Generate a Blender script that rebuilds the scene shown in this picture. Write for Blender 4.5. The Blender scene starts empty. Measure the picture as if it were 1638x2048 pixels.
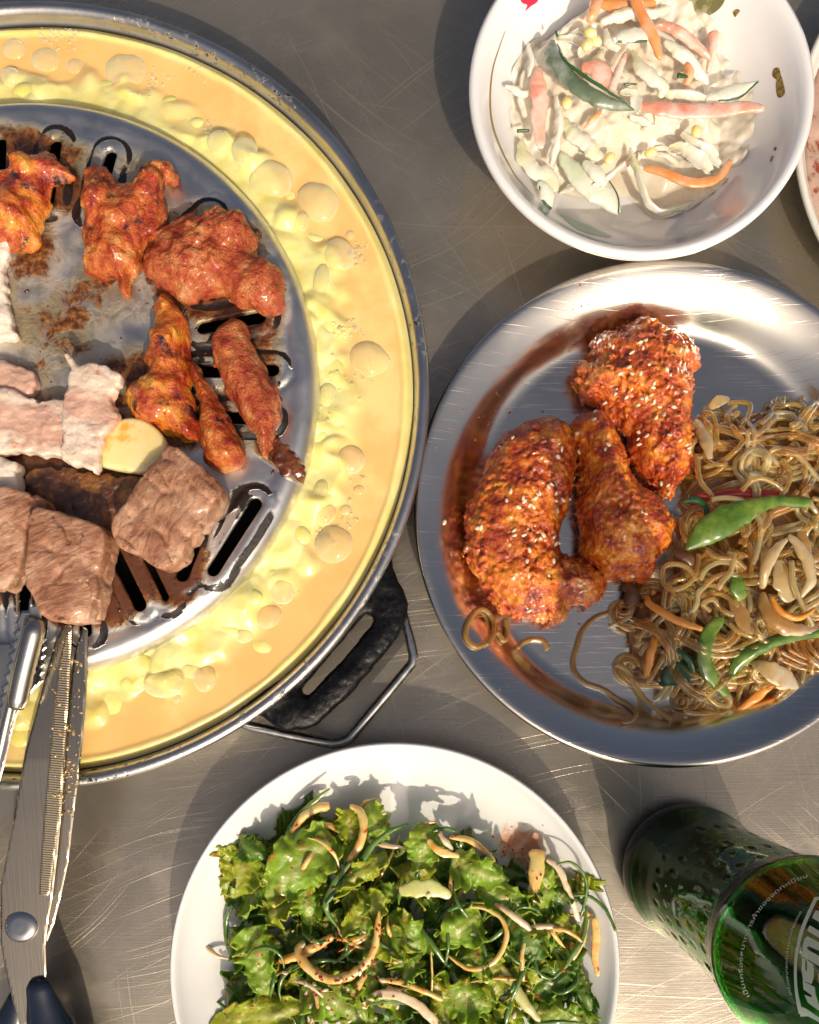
import bpy, math, random
import numpy as np
from mathutils import Vector, Matrix
from mathutils.bvhtree import BVHTree
from mathutils.geometry import delaunay_2d_cdt
R = math.radians
sc = bpy.context.scene
C = sc.collection
rnd = random.Random(7)

# ---------------------------------------------------------------- camera
F_PX, CX, CY, TILT, CAMH = 1640.0, 819.0, 1300.0, R(2.0), 382.0   # lengths in mm
cam_d = bpy.data.cameras.new('camera')
cam = bpy.data.objects.new('camera', cam_d); C.objects.link(cam)
cam_d.sensor_fit = 'HORIZONTAL'; cam_d.sensor_width = 36.0
cam_d.lens = 36.0 * F_PX / 1638.0
cam_d.shift_y = (CY - 1024.0) / 1638.0
cam_d.clip_start = 0.01; cam_d.clip_end = 200.0
cam.location = (0, 0, CAMH * .001); cam.rotation_euler = (TILT, 0, 0)
sc.camera = cam

# ---------------------------------------------------------------- light
SUN_EL, SUN_AZ = R(42), R(164)      # azimuth of the sun seen from the table, measured from +Y towards +X
wd = bpy.data.worlds.new('World'); sc.world = wd; wd.use_nodes = True
wn = wd.node_tree
bg = wn.nodes['Background']
sky = wn.nodes.new('ShaderNodeTexSky'); sky.sky_type = 'NISHITA'; sky.sun_disc = False
sky.sun_elevation = SUN_EL; sky.sun_rotation = SUN_AZ
sky.air_density = 0.7; sky.dust_density = 9.0; sky.ozone_density = 0.0
wn.links.new(sky.outputs[0], bg.inputs[0]); bg.inputs[1].default_value = 0.095
sun_d = bpy.data.lights.new('sun', 'SUN'); sun = bpy.data.objects.new('sun', sun_d); C.objects.link(sun)
sun_d.energy = 2.95; sun_d.angle = R(0.6); sun_d.color = (1.0, .87, .68)
sdir = Vector((math.sin(SUN_AZ) * math.cos(SUN_EL), math.cos(SUN_AZ) * math.cos(SUN_EL), math.sin(SUN_EL)))
sun.rotation_euler = sdir.to_track_quat('Z', 'Y').to_euler()
sc.view_settings.view_transform = 'Standard'; sc.view_settings.look = 'None'
sc.view_settings.exposure = 0.0; sc.view_settings.gamma = 1.0

# ---------------------------------------------------------------- placing helpers (mm)
_f = np.array([0, math.sin(TILT), -math.cos(TILT)]); _u = np.array([0, math.cos(TILT), math.sin(TILT)])
def ray(px, py):
    return _f + (px - CX) / F_PX * np.array([1., 0, 0]) - (py - CY) / F_PX * _u
def P(px, py, z=0.0):
    d = ray(px, py); t = (z - CAMH) / d[2]
    return np.array([d[0] * t, d[1] * t, z])
def cr(ox, oy, s, pts): return [(ox + x / s, oy + y / s) for x, y in pts]
def mmpx(z): return (CAMH - z) / F_PX

def spline(pts, n, closed=False):
    p = np.array(pts, float)
    if closed: q = np.vstack([p[-1], p, p[0], p[1]])
    else: q = np.vstack([2 * p[0] - p[1], p, 2 * p[-1] - p[-2]])
    m = len(q) - 3; out = []
    k = 12
    for i in range(m):
        a, b, c, d = q[i:i + 4]
        for j in range(k):
            t = j / k
            out.append(.5 * (2 * b + (c - a) * t + (2 * a - 5 * b + 4 * c - d) * t * t + (3 * b - a - 3 * c + d) * t ** 3))
    if not closed: out.append(p[-1])
    else: out.append(out[0])
    out = np.array(out)
    s = np.r_[0, np.cumsum(np.linalg.norm(np.diff(out, axis=0), axis=1))]
    t = np.linspace(0, s[-1], n + (1 if closed else 0))
    r = np.stack([np.interp(t, s, out[:, i]) for i in range(out.shape[1])], 1)
    return r[:-1] if closed else r

# ---------------------------------------------------------------- mesh helpers
def mesh_of(name, V, F, smooth=True, attrs=None):
    V = np.asarray(V, np.float32)
    me = bpy.data.meshes.new(name)
    if isinstance(F, np.ndarray):
        F = [F]
    elif len(F) and isinstance(F[0], np.ndarray) and F[0].ndim == 2:
        pass
    else:
        by = {}
        for f in F: by.setdefault(len(f), []).append(f)
        F = [np.array(v) for v in by.values()]
    nl = sum(f.size for f in F); npoly = sum(len(f) for f in F)
    me.vertices.add(len(V)); me.vertices.foreach_set('co', (V * .001).ravel())
    me.loops.add(nl); me.loops.foreach_set('vertex_index', np.concatenate([f.ravel() for f in F]).astype(np.int32))
    me.polygons.add(npoly)
    ln = np.concatenate([np.full(len(f), f.shape[1]) for f in F]); st = np.r_[0, np.cumsum(ln)[:-1]]
    me.polygons.foreach_set('loop_start', st.astype(np.int32))
    me.polygons.foreach_set('use_smooth', np.full(npoly, smooth))
    me.update(calc_edges=True); me.validate()
    for k, a in (attrs or {}).items():
        at = me.attributes.new(k, 'FLOAT', 'POINT'); at.data.foreach_set('value', np.asarray(a, np.float32))
    return me
def base_of(o):
    l = np.zeros(3)
    while o is not None:
        l += np.array(o.location) * 1000; o = o.parent
    return l
def mk(name, V, F, mat, parent=None, smooth=True, attrs=None, origin=None):
    V = np.asarray(V, float)
    if parent is not None: org = base_of(parent); loc = np.zeros(3)
    else:
        if origin is None: origin = np.array([(V[:, 0].min() + V[:, 0].max()) / 2, (V[:, 1].min() + V[:, 1].max()) / 2, V[:, 2].min()])
        org = np.array(origin, float); loc = org
    me = mesh_of(name, V - org, F, smooth, attrs)
    if mat is not None: me.materials.append(mat)
    o = bpy.data.objects.new(name, me); C.objects.link(o)
    o.location = loc * .001
    if parent is not None: o.parent = parent
    return o
def tag(o, label=None, cat=None, group=None, kind=None):
    if label: o['label'] = label
    if cat: o['category'] = cat
    if group: o['group'] = group
    if kind: o['kind'] = kind
    return o
def thing(name, label, cat, loc, group=None):
    o = bpy.data.objects.new(name, None); C.objects.link(o); o.empty_display_size = .01
    o.location = np.array(loc, float) * .001
    return tag(o, label, cat, group)
def join(parts):
    V = []; F = []; n = 0
    for v, f in parts:
        V.append(np.asarray(v, float)); F += [tuple(int(i) + n for i in g) for g in f]; n += len(v)
    return np.vstack(V), F

def lathe(prof, seg=128, center=(0, 0, 0), closed=False):
    prof = np.array(prof, float); n = len(prof)
    a = np.linspace(0, 2 * math.pi, seg, endpoint=False)
    V = np.stack([np.outer(np.cos(a), prof[:, 0]), np.outer(np.sin(a), prof[:, 0]), np.broadcast_to(prof[:, 1], (seg, n))], -1).reshape(-1, 3) + np.array(center)
    i = np.arange(seg)[:, None]; j = np.arange(n if closed else n - 1)[None]
    a0 = i * n + j; b0 = ((i + 1) % seg) * n + j; j2 = (j + 1) % n
    F = np.stack([a0, b0, ((i + 1) % seg) * n + j2, i * n + j2], -1).reshape(-1, 4)
    return V, F
def tube(path, r, sides=8, flat=1.0, twist=0.0, cap=True, roll0=0.0):
    p = np.asarray(path, float); n = len(p)
    r = np.broadcast_to(np.asarray(r, float), (n,)) if np.ndim(r) < 2 else r
    t = np.gradient(p, axis=0); t /= np.linalg.norm(t, axis=1)[:, None] + 1e-9
    z = np.array([0, 0, 1.]); s = np.cross(t, z); L = np.linalg.norm(s, axis=1)[:, None]
    s = np.where(L > .15, s / (L + 1e-9), np.array([1., 0, 0])); s -= (s * t).sum(1)[:, None] * t; s /= np.linalg.norm(s, axis=1)[:, None]
    u = np.cross(s, t)
    tw = roll0 + np.linspace(0, twist, n) if np.ndim(twist) == 0 else twist
    a = np.linspace(0, 2 * math.pi, sides, endpoint=False)
    ca = np.cos(a)[None, :, None] * r[:, None, None]; sa = np.sin(a)[None, :, None] * r[:, None, None] * flat
    c, d = np.cos(tw)[:, None], np.sin(tw)[:, None]
    s2 = s * c + u * d; u2 = -s * d + u * c
    V = (p[:, None] + s2[:, None] * ca + u2[:, None] * sa).reshape(-1, 3)
    F = []
    for i in range(n - 1):
        for j in range(sides):
            k = (j + 1) % sides
            F.append((i * sides + j, i * sides + k, (i + 1) * sides + k, (i + 1) * sides + j))
    if cap:
        F.append(tuple(range(sides))[::-1]); F.append(tuple((n - 1) * sides + j for j in range(sides)))
    return V, F
def box(x0, y0, z0, x1, y1, z1):
    V = [(x, y, z) for z in (z0, z1) for y in (y0, y1) for x in (x0, x1)]
    return np.array(V, float), [(0, 2, 3, 1), (4, 5, 7, 6), (0, 1, 5, 4), (2, 6, 7, 3), (0, 4, 6, 2), (1, 3, 7, 5)]
def ellipsoid(c, rx, ry, rz, ang=0, nu=16, nv=10, lo=-90):
    th = np.linspace(R(lo), R(90), nv); ph = np.linspace(0, 2 * math.pi, nu, endpoint=False)
    V = np.array([(math.cos(t) * math.cos(p) * rx, math.cos(t) * math.sin(p) * ry, math.sin(t) * rz) for t in th for p in ph])
    ca, sa = math.cos(ang), math.sin(ang)
    V = np.stack([V[:, 0] * ca - V[:, 1] * sa, V[:, 0] * sa + V[:, 1] * ca, V[:, 2]], 1) + np.array(c)
    F = [(i * nu + j, i * nu + (j + 1) % nu, (i + 1) * nu + (j + 1) % nu, (i + 1) * nu + j) for i in range(nv - 1) for j in range(nu)]
    return V, F
def bvh_of(*objs):
    V = []; F = []; n = 0
    for o in objs:
        b = base_of(o); me = o.data
        co = np.empty(len(me.vertices) * 3, np.float32); me.vertices.foreach_get('co', co)
        V += [tuple(v) for v in (co.reshape(-1, 3) * 1000 + b)]
        F += [tuple(i + n for i in p.vertices) for p in me.polygons]; n = len(V)
    return BVHTree.FromPolygons(V, F)
def hit(px, py, bvh, off=0.0):
    d = Vector(ray(px, py)).normalized()
    loc, nor, i, dist = bvh.ray_cast(Vector((0, 0, CAMH)), d)
    if loc is None: return None, None
    if nor.dot(d) > 0: nor = -nor
    return np.array(loc + nor * off), np.array(nor)

# ---------------------------------------------------------------- numpy noise
_rs = np.random.RandomState(3)
_T = _rs.rand(48, 48, 48).astype(np.float32) * 2 - 1
_J = _rs.rand(24, 24, 24, 3).astype(np.float32)
def noise(X, Y, Z, oct=1, gain=.5):
    out = 0.; amp = 1.; tot = 0.
    for o in range(oct):
        xi = np.floor(X).astype(int); yi = np.floor(Y).astype(int); zi = np.floor(Z).astype(int)
        fx, fy, fz = X - xi, Y - yi, Z - zi
        fx = fx * fx * (3 - 2 * fx); fy = fy * fy * (3 - 2 * fy); fz = fz * fz * (3 - 2 * fz)
        x0, x1, y0, y1, z0, z1 = xi % 48, (xi + 1) % 48, yi % 48, (yi + 1) % 48, zi % 48, (zi + 1) % 48
        a = _T[x0, y0, z0] * (1 - fx) + _T[x1, y0, z0] * fx; b = _T[x0, y1, z0] * (1 - fx) + _T[x1, y1, z0] * fx
        c = _T[x0, y0, z1] * (1 - fx) + _T[x1, y0, z1] * fx; d = _T[x0, y1, z1] * (1 - fx) + _T[x1, y1, z1] * fx
        out = out + amp * ((a * (1 - fy) + b * fy) * (1 - fz) + (c * (1 - fy) + d * fy) * fz); tot += amp
        amp *= gain; X, Y, Z = X * 2 + 11.3, Y * 2 + 5.7, Z * 2 + 3.1
    return out / tot
def worley(X, Y, Z):
    xi = np.floor(X).astype(int); yi = np.floor(Y).astype(int); zi = np.floor(Z).astype(int)
    best = np.full(X.shape, 9., np.float32)
    for i in (-1, 0, 1):
        for j in (-1, 0, 1):
            for k in (-1, 0, 1):
                q = _J[(xi + i) % 24, (yi + j) % 24, (zi + k) % 24]
                d = (xi + i + q[..., 0] - X) ** 2 + (yi + j + q[..., 1] - Y) ** 2 + (zi + k + q[..., 2] - Z) ** 2
                best = np.minimum(best, d)
    return np.sqrt(best)
def sm(x, a, b):
    t = np.clip((x - a) / (b - a), 0, 1); return t * t * (3 - 2 * t)

def snets(Fv, org, h):
    S = Fv < 0
    nx, ny, nz = [s - 1 for s in Fv.shape]
    cnt = np.zeros((nx, ny, nz), np.int8); offs = [(a, b, c) for a in (0, 1) for b in (0, 1) for c in (0, 1)]
    for a, b, c in offs: cnt += S[a:a + nx, b:b + ny, c:c + nz]
    act = (cnt > 0) & (cnt < 8)
    I, J, K = np.nonzero(act); ids = np.full(act.shape, -1, np.int64); ids[I, J, K] = np.arange(len(I))
    acc = np.zeros((len(I), 3)); num = np.zeros(len(I))
    for a in offs:
        for ax in range(3):
            if a[ax]: continue
            b = list(a); b[ax] = 1
            fa = Fv[I + a[0], J + a[1], K + a[2]]; fb = Fv[I + b[0], J + b[1], K + b[2]]
            m = (fa < 0) != (fb < 0); t = np.where(m, fa / np.where(m, fa - fb, 1), 0)
            q = np.array([a] * len(I), float); q[:, ax] = t
            acc += q * m[:, None]; num += m
    V = (np.stack([I, J, K], 1) + acc / num[:, None]) * h + np.array(org)
    Q = []
    for ax in range(3):
        A = [slice(1, None)] * 3; B = [slice(1, None)] * 3
        A[ax] = slice(0, -1); B[ax] = slice(1, None)
        s0 = S[tuple(A)]; s1 = S[tuple(B)]
        i, j, k = np.nonzero(s0 != s1); fl = s0[i, j, k]
        g = [i + 1, j + 1, k + 1]; g[ax] = g[ax] - 1
        b1, b2 = (ax + 1) % 3, (ax + 2) % 3
        def cell(d1, d2):
            c = [g[0].copy(), g[1].copy(), g[2].copy()]; c[b1] -= d1; c[b2] -= d2
            ok = np.ones(len(i), bool)
            for q, n in zip(c, (nx, ny, nz)): ok &= (q >= 0) & (q < n)
            return np.where(ok, ids[np.clip(c[0], 0, nx - 1), np.clip(c[1], 0, ny - 1), np.clip(c[2], 0, nz - 1)], -1)
        q = np.stack([cell(1, 1), cell(0, 1), cell(0, 0), cell(1, 0)], 1)
        q = np.where(fl[:, None], q, q[:, ::-1]); Q.append(q[(q >= 0).all(1)])
    return V, np.vstack(Q)

def sd_poly(X, Y, poly):
    p = np.asarray(poly)[:, :2]; d = np.full(X.shape, 1e9); ins = np.zeros(X.shape, bool)
    for i in range(len(p)):
        a = p[i]; b = p[(i + 1) % len(p)]; e = b - a
        t = np.clip(((X - a[0]) * e[0] + (Y - a[1]) * e[1]) / (e @ e + 1e-12), 0, 1)
        d = np.minimum(d, (X - a[0] - e[0] * t) ** 2 + (Y - a[1] - e[1] * t) ** 2)
        c = (a[1] > Y) != (b[1] > Y)
        ins ^= c & (X < (b[0] - a[0]) * (Y - a[1]) / (b[1] - a[1] + 1e-12) + a[0])
    return np.where(ins, -1, 1) * np.sqrt(d)
def blob(outline, zb, T, rr, vox, disp=None, dome=.5, warp=.8, wf=6., bumps=(), tilt=None, holes=(), nspl=90):
    """organic solid: pixel outline extruded from zb to a domed, noisy top"""
    zc = zb + T * .55
    poly = spline([P(x, y, zc) for x, y in outline], nspl, True)
    lo = poly.min(0) - 4; hi = poly.max(0) + 4
    xs = np.arange(lo[0], hi[0], vox); ys = np.arange(lo[1], hi[1], vox); ztop = zb + T * 1.35 + 3
    if bumps: ztop = max(ztop, max(b[2] for b in bumps) + 3)
    zs = np.arange(zb - 3, ztop, vox)
    X, Y = np.meshgrid(xs, ys, indexing='ij')
    s2 = sd_poly(X, Y, poly) + warp * noise(X / wf, Y / wf, zb + 0 * X, 2)
    for h in holes: s2 = np.maximum(s2, -sd_poly(X, Y, spline([P(x, y, zc) for x, y in h], 40, True)))
    D = max(1e-3, -s2.min())
    k = np.clip(-s2 / D, 0, 1); top = zb + T * (1 - dome + dome * (1 - (1 - k) ** 2))
    if tilt is not None: top = top + tilt[0] * (X - X.mean()) + tilt[1] * (Y - Y.mean())
    X3, Y3, Z3 = np.meshgrid(xs, ys, zs, indexing='ij')
    w1 = s2[:, :, None] + rr; w2 = np.maximum(zb - Z3, Z3 - top[:, :, None]) + rr
    Fv = np.minimum(np.maximum(w1, w2), 0) + np.sqrt(np.maximum(w1, 0) ** 2 + np.maximum(w2, 0) ** 2) - rr
    for b in bumps:
        c = P(b[0], b[1], b[2] - b[4]); d = np.sqrt(((X3 - c[0]) / b[3]) ** 2 + ((Y3 - c[1]) / b[3]) ** 2 + ((Z3 - c[2]) / b[4]) ** 2)
        f2 = (d - 1) * min(b[3], b[4]); kk = 2.5; hh = np.clip(.5 + .5 * (Fv - f2) / kk, 0, 1)
        Fv = Fv * (1 - hh) + f2 * hh - kk * hh * (1 - hh)
    if disp is not None: Fv = Fv + disp(X3, Y3, Z3)
    Fv[0] = Fv[-1] = 9; Fv[:, 0] = Fv[:, -1] = 9; Fv[:, :, 0] = Fv[:, :, -1] = 9
    return snets(Fv, (xs[0], ys[0], zs[0]), vox)

# ---------------------------------------------------------------- materials
class M:
    def __init__(s, name):
        s.m = bpy.data.materials.new(name); s.m.use_nodes = True; s.t = s.m.node_tree
        s.b = s.t.nodes['Principled BSDF']; s.out = s.t.nodes['Material Output']; s.tc = None
    def n(s, ty, ins=None, **kw):
        x = s.t.nodes.new(ty)
        for k, v in kw.items(): setattr(x, k, v)
        for k, v in (ins or {}).items(): s.set(x.inputs[k], v)
        return x
    def set(s, sock, v):
        if isinstance(v, bpy.types.NodeSocket): s.t.links.new(v, sock)
        elif isinstance(v, tuple) and len(v) == 3 and sock.type == 'RGBA': sock.default_value = (*v, 1)
        else: sock.default_value = v
    def co(s):
        if s.tc is None: s.tc = s.t.nodes.new('ShaderNodeTexCoord')
        return s.tc.outputs['Object']
    def map(s, scale=(1, 1, 1), rot=(0, 0, 0), loc=(0, 0, 0), v=None):
        return s.n('ShaderNodeMapping', {'Vector': v or s.co(), 'Scale': scale, 'Rotation': rot, 'Location': loc}).outputs[0]
    def noise(s, scale, detail=3, rough=.5, v=None, dist=0):
        return s.n('ShaderNodeTexNoise', {'Vector': v or s.co(), 'Scale': scale, 'Detail': detail, 'Roughness': rough, 'Distortion': dist}).outputs[0]
    def vor(s, scale, v=None, feature='F1'):
        return s.n('ShaderNodeTexVoronoi', {'Vector': v or s.co(), 'Scale': scale}, feature=feature).outputs['Distance']
    def rng(s, v, a, b, c=0., d=1., smooth=True):
        return s.n('ShaderNodeMapRange', {0: v, 1: a, 2: b, 3: c, 4: d}, interpolation_type='SMOOTHSTEP' if smooth else 'LINEAR').outputs[0]
    def math(s, op, a, b=0., clamp=False):
        return s.n('ShaderNodeMath', {0: a, 1: b}, operation=op, use_clamp=clamp).outputs[0]
    def mix(s, f, a, b):
        x = s.n('ShaderNodeMix', data_type='RGBA')
        s.set(x.inputs[0], f); s.set(x.inputs[6], a); s.set(x.inputs[7], b); return x.outputs[2]
    def ramp(s, f, stops):
        x = s.n('ShaderNodeValToRGB', {0: f}); e = x.color_ramp.elements
        while len(e) < len(stops): e.new(.5)
        for q, (p, c) in zip(e, stops): q.position = p; q.color = (*c, 1)
        return x.outputs[0]
    def attr(s, name): return s.n('ShaderNodeAttribute', attribute_name=name).outputs['Fac']
    def bump(s, h, strength=.5, dist=.001, prev=None):
        ins = {'Height': h, 'Strength': strength, 'Distance': dist}
        if prev is not None: ins['Normal'] = prev
        return s.n('ShaderNodeBump', ins).outputs[0]
    def p(s, **kw):
        names = {'base': 'Base Color', 'rough': 'Roughness', 'metal': 'Metallic', 'ior': 'IOR', 'coat': 'Coat Weight', 'coatr': 'Coat Roughness',
                 'sss': 'Subsurface Weight', 'sssr': 'Subsurface Radius', 'ssss': 'Subsurface Scale', 'normal': 'Normal', 'trans': 'Transmission Weight',
                 'aniso': 'Anisotropic', 'tangent': 'Tangent', 'alpha': 'Alpha', 'spec': 'Specular IOR Level', 'coatn': 'Coat Normal'}
        for k, v in kw.items():
            s.set(s.b.inputs[names[k]], v)
        return s
def food(name, stops, nscale=120, detail=4, rough=.4, bumps=((400, .5, .0006),), sss=.15, sssr=(.004, .0015, .0008), coat=.3, coatr=.12, spots=None, trans=0.):
    m = M(name)
    c = m.ramp(m.noise(nscale, detail, .6), stops)
    for sp in (spots or ()):
        f = m.rng(m.noise(sp[0], 4, .6, v=m.map(loc=(sp[0] * .01, .3, .1))), sp[1], sp[2]); c = m.mix(f, c, sp[3])
    nrm = None
    for b in bumps: nrm = m.bump(m.noise(b[0], 4, .6), b[1], b[2], nrm)
    m.p(base=c, rough=rough, coat=coat, coatr=coatr, sss=sss, sssr=sssr, ssss=1.0, trans=trans)
    if nrm is not None: m.p(normal=nrm)
    return m.m
# ================================================================ ground and table
m = M('paving'); m.p(base=m.ramp(m.noise(1.5, 5), [(.3, (.16, .14, .12)), (.7, (.24, .21, .18))]), rough=.9)
ground = mk('ground', [(-40000, -40000, -742), (40000, -40000, -742), (40000, 40000, -742), (-40000, 40000, -742)], [(0, 1, 2, 3)], m.m, origin=(0, 0, -742)); tag(ground, kind='structure')

m = M('scratched_steel')
base = m.mix(m.rng(m.noise(14, 5, .6), .35, .65), (.39, .345, .275), (.49, .435, .35))
scr = None
wn_ = m.n('ShaderNodeTexNoise', {'Vector': m.co(), 'Scale': 5.0, 'Detail': 1.0}).outputs['Color']
wv = m.n('ShaderNodeVectorMath', {0: m.co(), 1: m.n('ShaderNodeVectorMath', {0: wn_, 1: (.11, .11, 0)}, operation='MULTIPLY').outputs[0]}, operation='ADD').outputs[0]
for k, (rot, sx, sy, lo, hi) in enumerate([(-.42, 4.5, 1100, .64, .76), (.95, 5, 1300, .66, .77), (.25, 4, 1000, .65, .76), (-.15, 7, 1700, .60, .75), (.6, 8, 1900, .62, .76), (1.3, 6, 1500, .64, .76), (-.8, 6, 1400, .63, .76)]):
    w = m.map(rot=(0, 0, rot), loc=(k * .37, k * .21, 0), v=wv)
    v = m.map(v=w, scale=(sx, sy, 1))
    q = m.math('MULTIPLY', m.rng(m.noise(1.0, 2, .5, v=v), lo, hi), m.rng(m.noise(9 + k, 2, v=w), .42, .6))
    scr = q if scr is None else m.math('MAXIMUM', scr, q)
fine = m.noise(1.0, 3, .6, v=m.map(scale=(40, 2400, 1), rot=(0, 0, -.3)))
fine2 = m.noise(1.0, 3, .6, v=m.map(scale=(50, 2000, 1), rot=(0, 0, 1.1)))
nrm = m.bump(fine, .16, .00025); nrm = m.bump(fine2, .16, .00025, nrm); nrm = m.bump(scr, .30, .00016, nrm); nrm = m.bump(m.noise(900, 3), .06, .0003, nrm)
base = m.mix(m.math('MULTIPLY', scr, .5), base, (.80, .66, .44))  # gold on the scratches paints the sun's glint into the base colour
smudge = m.rng(m.noise(28, 5, .65), .5, .72)
m.p(base=base, metal=.80, rough=m.math('ADD', m.rng(m.noise(10, 4), .3, .7, .25, .33), m.math('MULTIPLY', smudge, .10)), normal=nrm)
STEEL_TABLE = m.m
def rbox(x0, y0, x1, y1, z0, z1, r=18, n=8):
    pr = []
    for cx, cy, a0 in ((x1 - r, y1 - r, 0), (x0 + r, y1 - r, 90), (x0 + r, y0 + r, 180), (x1 - r, y0 + r, 270)):
        for i in range(n + 1):
            a = R(a0 + 90 * i / n); pr.append((cx + r * math.cos(a), cy + r * math.sin(a)))
    N = len(pr); b = 2.0; V = []
    cxm, cym = (x0 + x1) / 2, (y0 + y1) / 2
    for z, ins in ((z0, 0), (z1 - b, 0), (z1, b)):
        for x, y in pr:
            V.append((x - ins * math.copysign(1, x - cxm), y - ins * math.copysign(1, y - cym), z))
    F = [(k * N + i, k * N + (i + 1) % N, (k + 1) * N + (i + 1) % N, (k + 1) * N + i) for k in (0, 1) for i in range(N)]
    F += [tuple(range(N))[::-1], tuple(2 * N + i for i in range(N))]
    return V, F
tb = thing('restaurant_table', 'scratched brushed stainless steel table under all the dishes', 'table', (0, 0, -740))
V, F = rbox(-620, -380, 620, 520, -30, 0); mk('table_top', V, F, STEEL_TABLE, tb, smooth=False)
for x in (-560, 560):
    for y in (-320, 460):
        V, F = lathe([(0, -740), (20, -740), (20, -30.5), (0, -30.5)], 20, (x, y, 0)); mk('leg', V, F, STEEL_TABLE, tb, smooth=False)

# ================================================================ round pan, grill plate, stand
PX, PY = -163.8, 125.0
pan = thing('round_grill_pan', 'round table grill pan with slotted aluminium plate and an egg-filled outer moat', 'grill pan', (PX, PY, 4))
m = M('pan_metal')
speck = m.math('MULTIPLY', m.rng(m.noise(260, 5, .7, v=m.map(scale=(1, 1, 2))), .56, .64), m.rng(m.noise(22, 2), .42, .58))
soot = m.rng(m.n('ShaderNodeSeparateXYZ', {0: m.co()}).outputs[2], .026, .0225)
soot = m.math('MAXIMUM', soot, speck)
m.p(base=m.mix(soot, m.ramp(m.noise(60, 4), [(.3, (.56, .54, .50)), (.7, (.72, .70, .66))]), (.012, .011, .012)), metal=m.math('SUBTRACT', 1.0, m.math('MULTIPLY', soot, .9)),
    rough=m.rng(soot, 0, 1, .30, .6), normal=m.bump(m.noise(700, 3), .25, .0003, m.bump(soot, .4, .0004)))
PAN_M = m.m
prof = [(120, 8), (150, 8), (160, 11), (166, 17), (168.5, 25), (169.5, 29), (170.6, 30), (171.2, 31.3), (170.8, 32.6), (169.4, 33.4), (167.6, 33.3), (166.3, 32.4), (165.6, 30.6), (164.4, 27), (162, 22), (158, 19.5), (130, 19), (126, 21), (124.2, 27), (122.5, 33), (120.5, 33), (121, 20), (120, 8)]
prof = [(r_ + (1.3 if r_ > 140 else 0), z_) for r_, z_ in prof]
V, F = lathe(prof, 256, (PX, PY, 0)); mk('moat_pan', V, F, PAN_M, pan)
m = M('burnt_black'); m.p(base=(.01, .009, .008), rough=.7)
V, F = lathe([(0, 14), (119, 14), (119, 15), (0, 15)], 96, (PX, PY, 0)); mk('drip_tray', V, F, m.m, pan)

# grill plate with real slots
def capsule(a, b, w, z=39, n=10, off=0.0):
    a = P(*a, z)[:2]; b = P(*b, z)[:2]; d = (b - a) / np.linalg.norm(b - a); nn = np.array([-d[1], d[0]]); an = math.atan2(nn[1], nn[0])
    r = w + off; out = []
    for i in range(n + 1): t = an - math.pi * i / n; out.append(b + r * np.array([math.cos(t), math.sin(t)]))
    for i in range(n + 1): t = an + math.pi - math.pi * i / n; out.append(a + r * np.array([math.cos(t), math.sin(t)]))
    return np.array(out), a, b
SL = [((2, 288), (0, 400)), ((112, 292), (98, 405)), ((222, 314), (192, 430)), ((352, 500), (420, 437)),
      ((520, 560), (415, 585)), ((519, 636), (408, 658)), ((546, 741), (400, 745)), ((535, 838), (420, 835)),
      ((511, 1010), (428, 1140)), ((405, 1050), (366, 1150)), ((281, 1210), (232, 1110)), ((332, 1195), (296, 1120)),
      ((172, 1262), (160, 1150)), ((52, 1262), (50, 1150))]
gx, gy = 42, 778
SL += [((2 * gx - a[0], a[1]), (2 * gx - b[0], b[1])) for a, b in SL if a[0] > 150]
slots = [capsule(a, b, 2.9 if i not in (11,) else 1.6) for i, (a, b) in enumerate(SL)]
RG = 125.0
def seg_d(X, Y, a, b):
    e = b - a; t = np.clip(((X - a[0]) * e[0] + (Y - a[1]) * e[1]) / (e @ e), 0, 1)
    return np.hypot(X - a[0] - e[0] * t, Y - a[1] - e[1] * t)
def grill_z(X, Y):
    r = np.hypot(X - PX, Y - PY)
    z = 40.5 - 1.2 * (r / 110) ** 2
    z = np.where(r > 113, z - 0.0 + .6 * sm(r, 113, 117) - 6.0 * np.clip((r - 118.5) / 6.5, 0, 1) ** 2.2, z)
    d = np.full(X.shape, 99.)
    for poly, a, b in slots: d = np.minimum(d, seg_d(X, Y, a, b))
    z = z + .75 * (1 - sm(d, 6.6, 8.2)) - .5 * np.exp(-((d - 8.4) / .7) ** 2)
    return z + .12 * noise(X / 17, Y / 17, 0 * X), d, r
pts = []; edges = []
def ring(pl):
    s = len(pts); pts.extend([tuple(map(float, q)) for q in pl]); n = len(pl)
    edges.extend([(s + i, s + (i + 1) % n) for i in range(n)])
for rr_ in (125.0,): ring([(PX + rr_ * math.cos(t), PY + rr_ * math.sin(t)) for t in np.linspace(0, 2 * math.pi, 400, endpoint=False)])
for poly, a, b in slots: ring(poly)
for rr_ in (124.3, 123.2, 122, 120.5, 119, 117.5, 116):
    pts.extend([(PX + rr_ * math.cos(t), PY + rr_ * math.sin(t)) for t in np.linspace(0, 2 * math.pi, 300, endpoint=False)])
hx = 1.15
gxs = np.arange(-115, 115, hx)
A, B = np.meshgrid(gxs, gxs, indexing='ij'); A = A + (np.arange(A.shape[1])[None] % 2) * hx / 2
A = A.ravel() + PX; B = B.ravel() + PY
dd = np.full(A.shape, 99.)
for poly, a, b in slots: dd = np.minimum(dd, seg_d(A, B, a, b) - 2.9)
ok = (np.hypot(A - PX, B - PY) < 115) & (dd > .5)
ok &= ~((A < PX - 15) & (np.arange(len(A)) % 3 != 0))          # coarser where the frame does not reach
pts += list(zip(A[ok].tolist(), B[ok].tolist()))
vo, eo, fo, _, _, _ = delaunay_2d_cdt([Vector(p) for p in pts], edges, [], 0, 1e-5)
vo = np.array([(v[0], v[1]) for v in vo]); fo = np.array([f for f in fo if len(f) == 3])
cc = vo[fo].mean(1); keep = np.ones(len(fo), bool)
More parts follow.
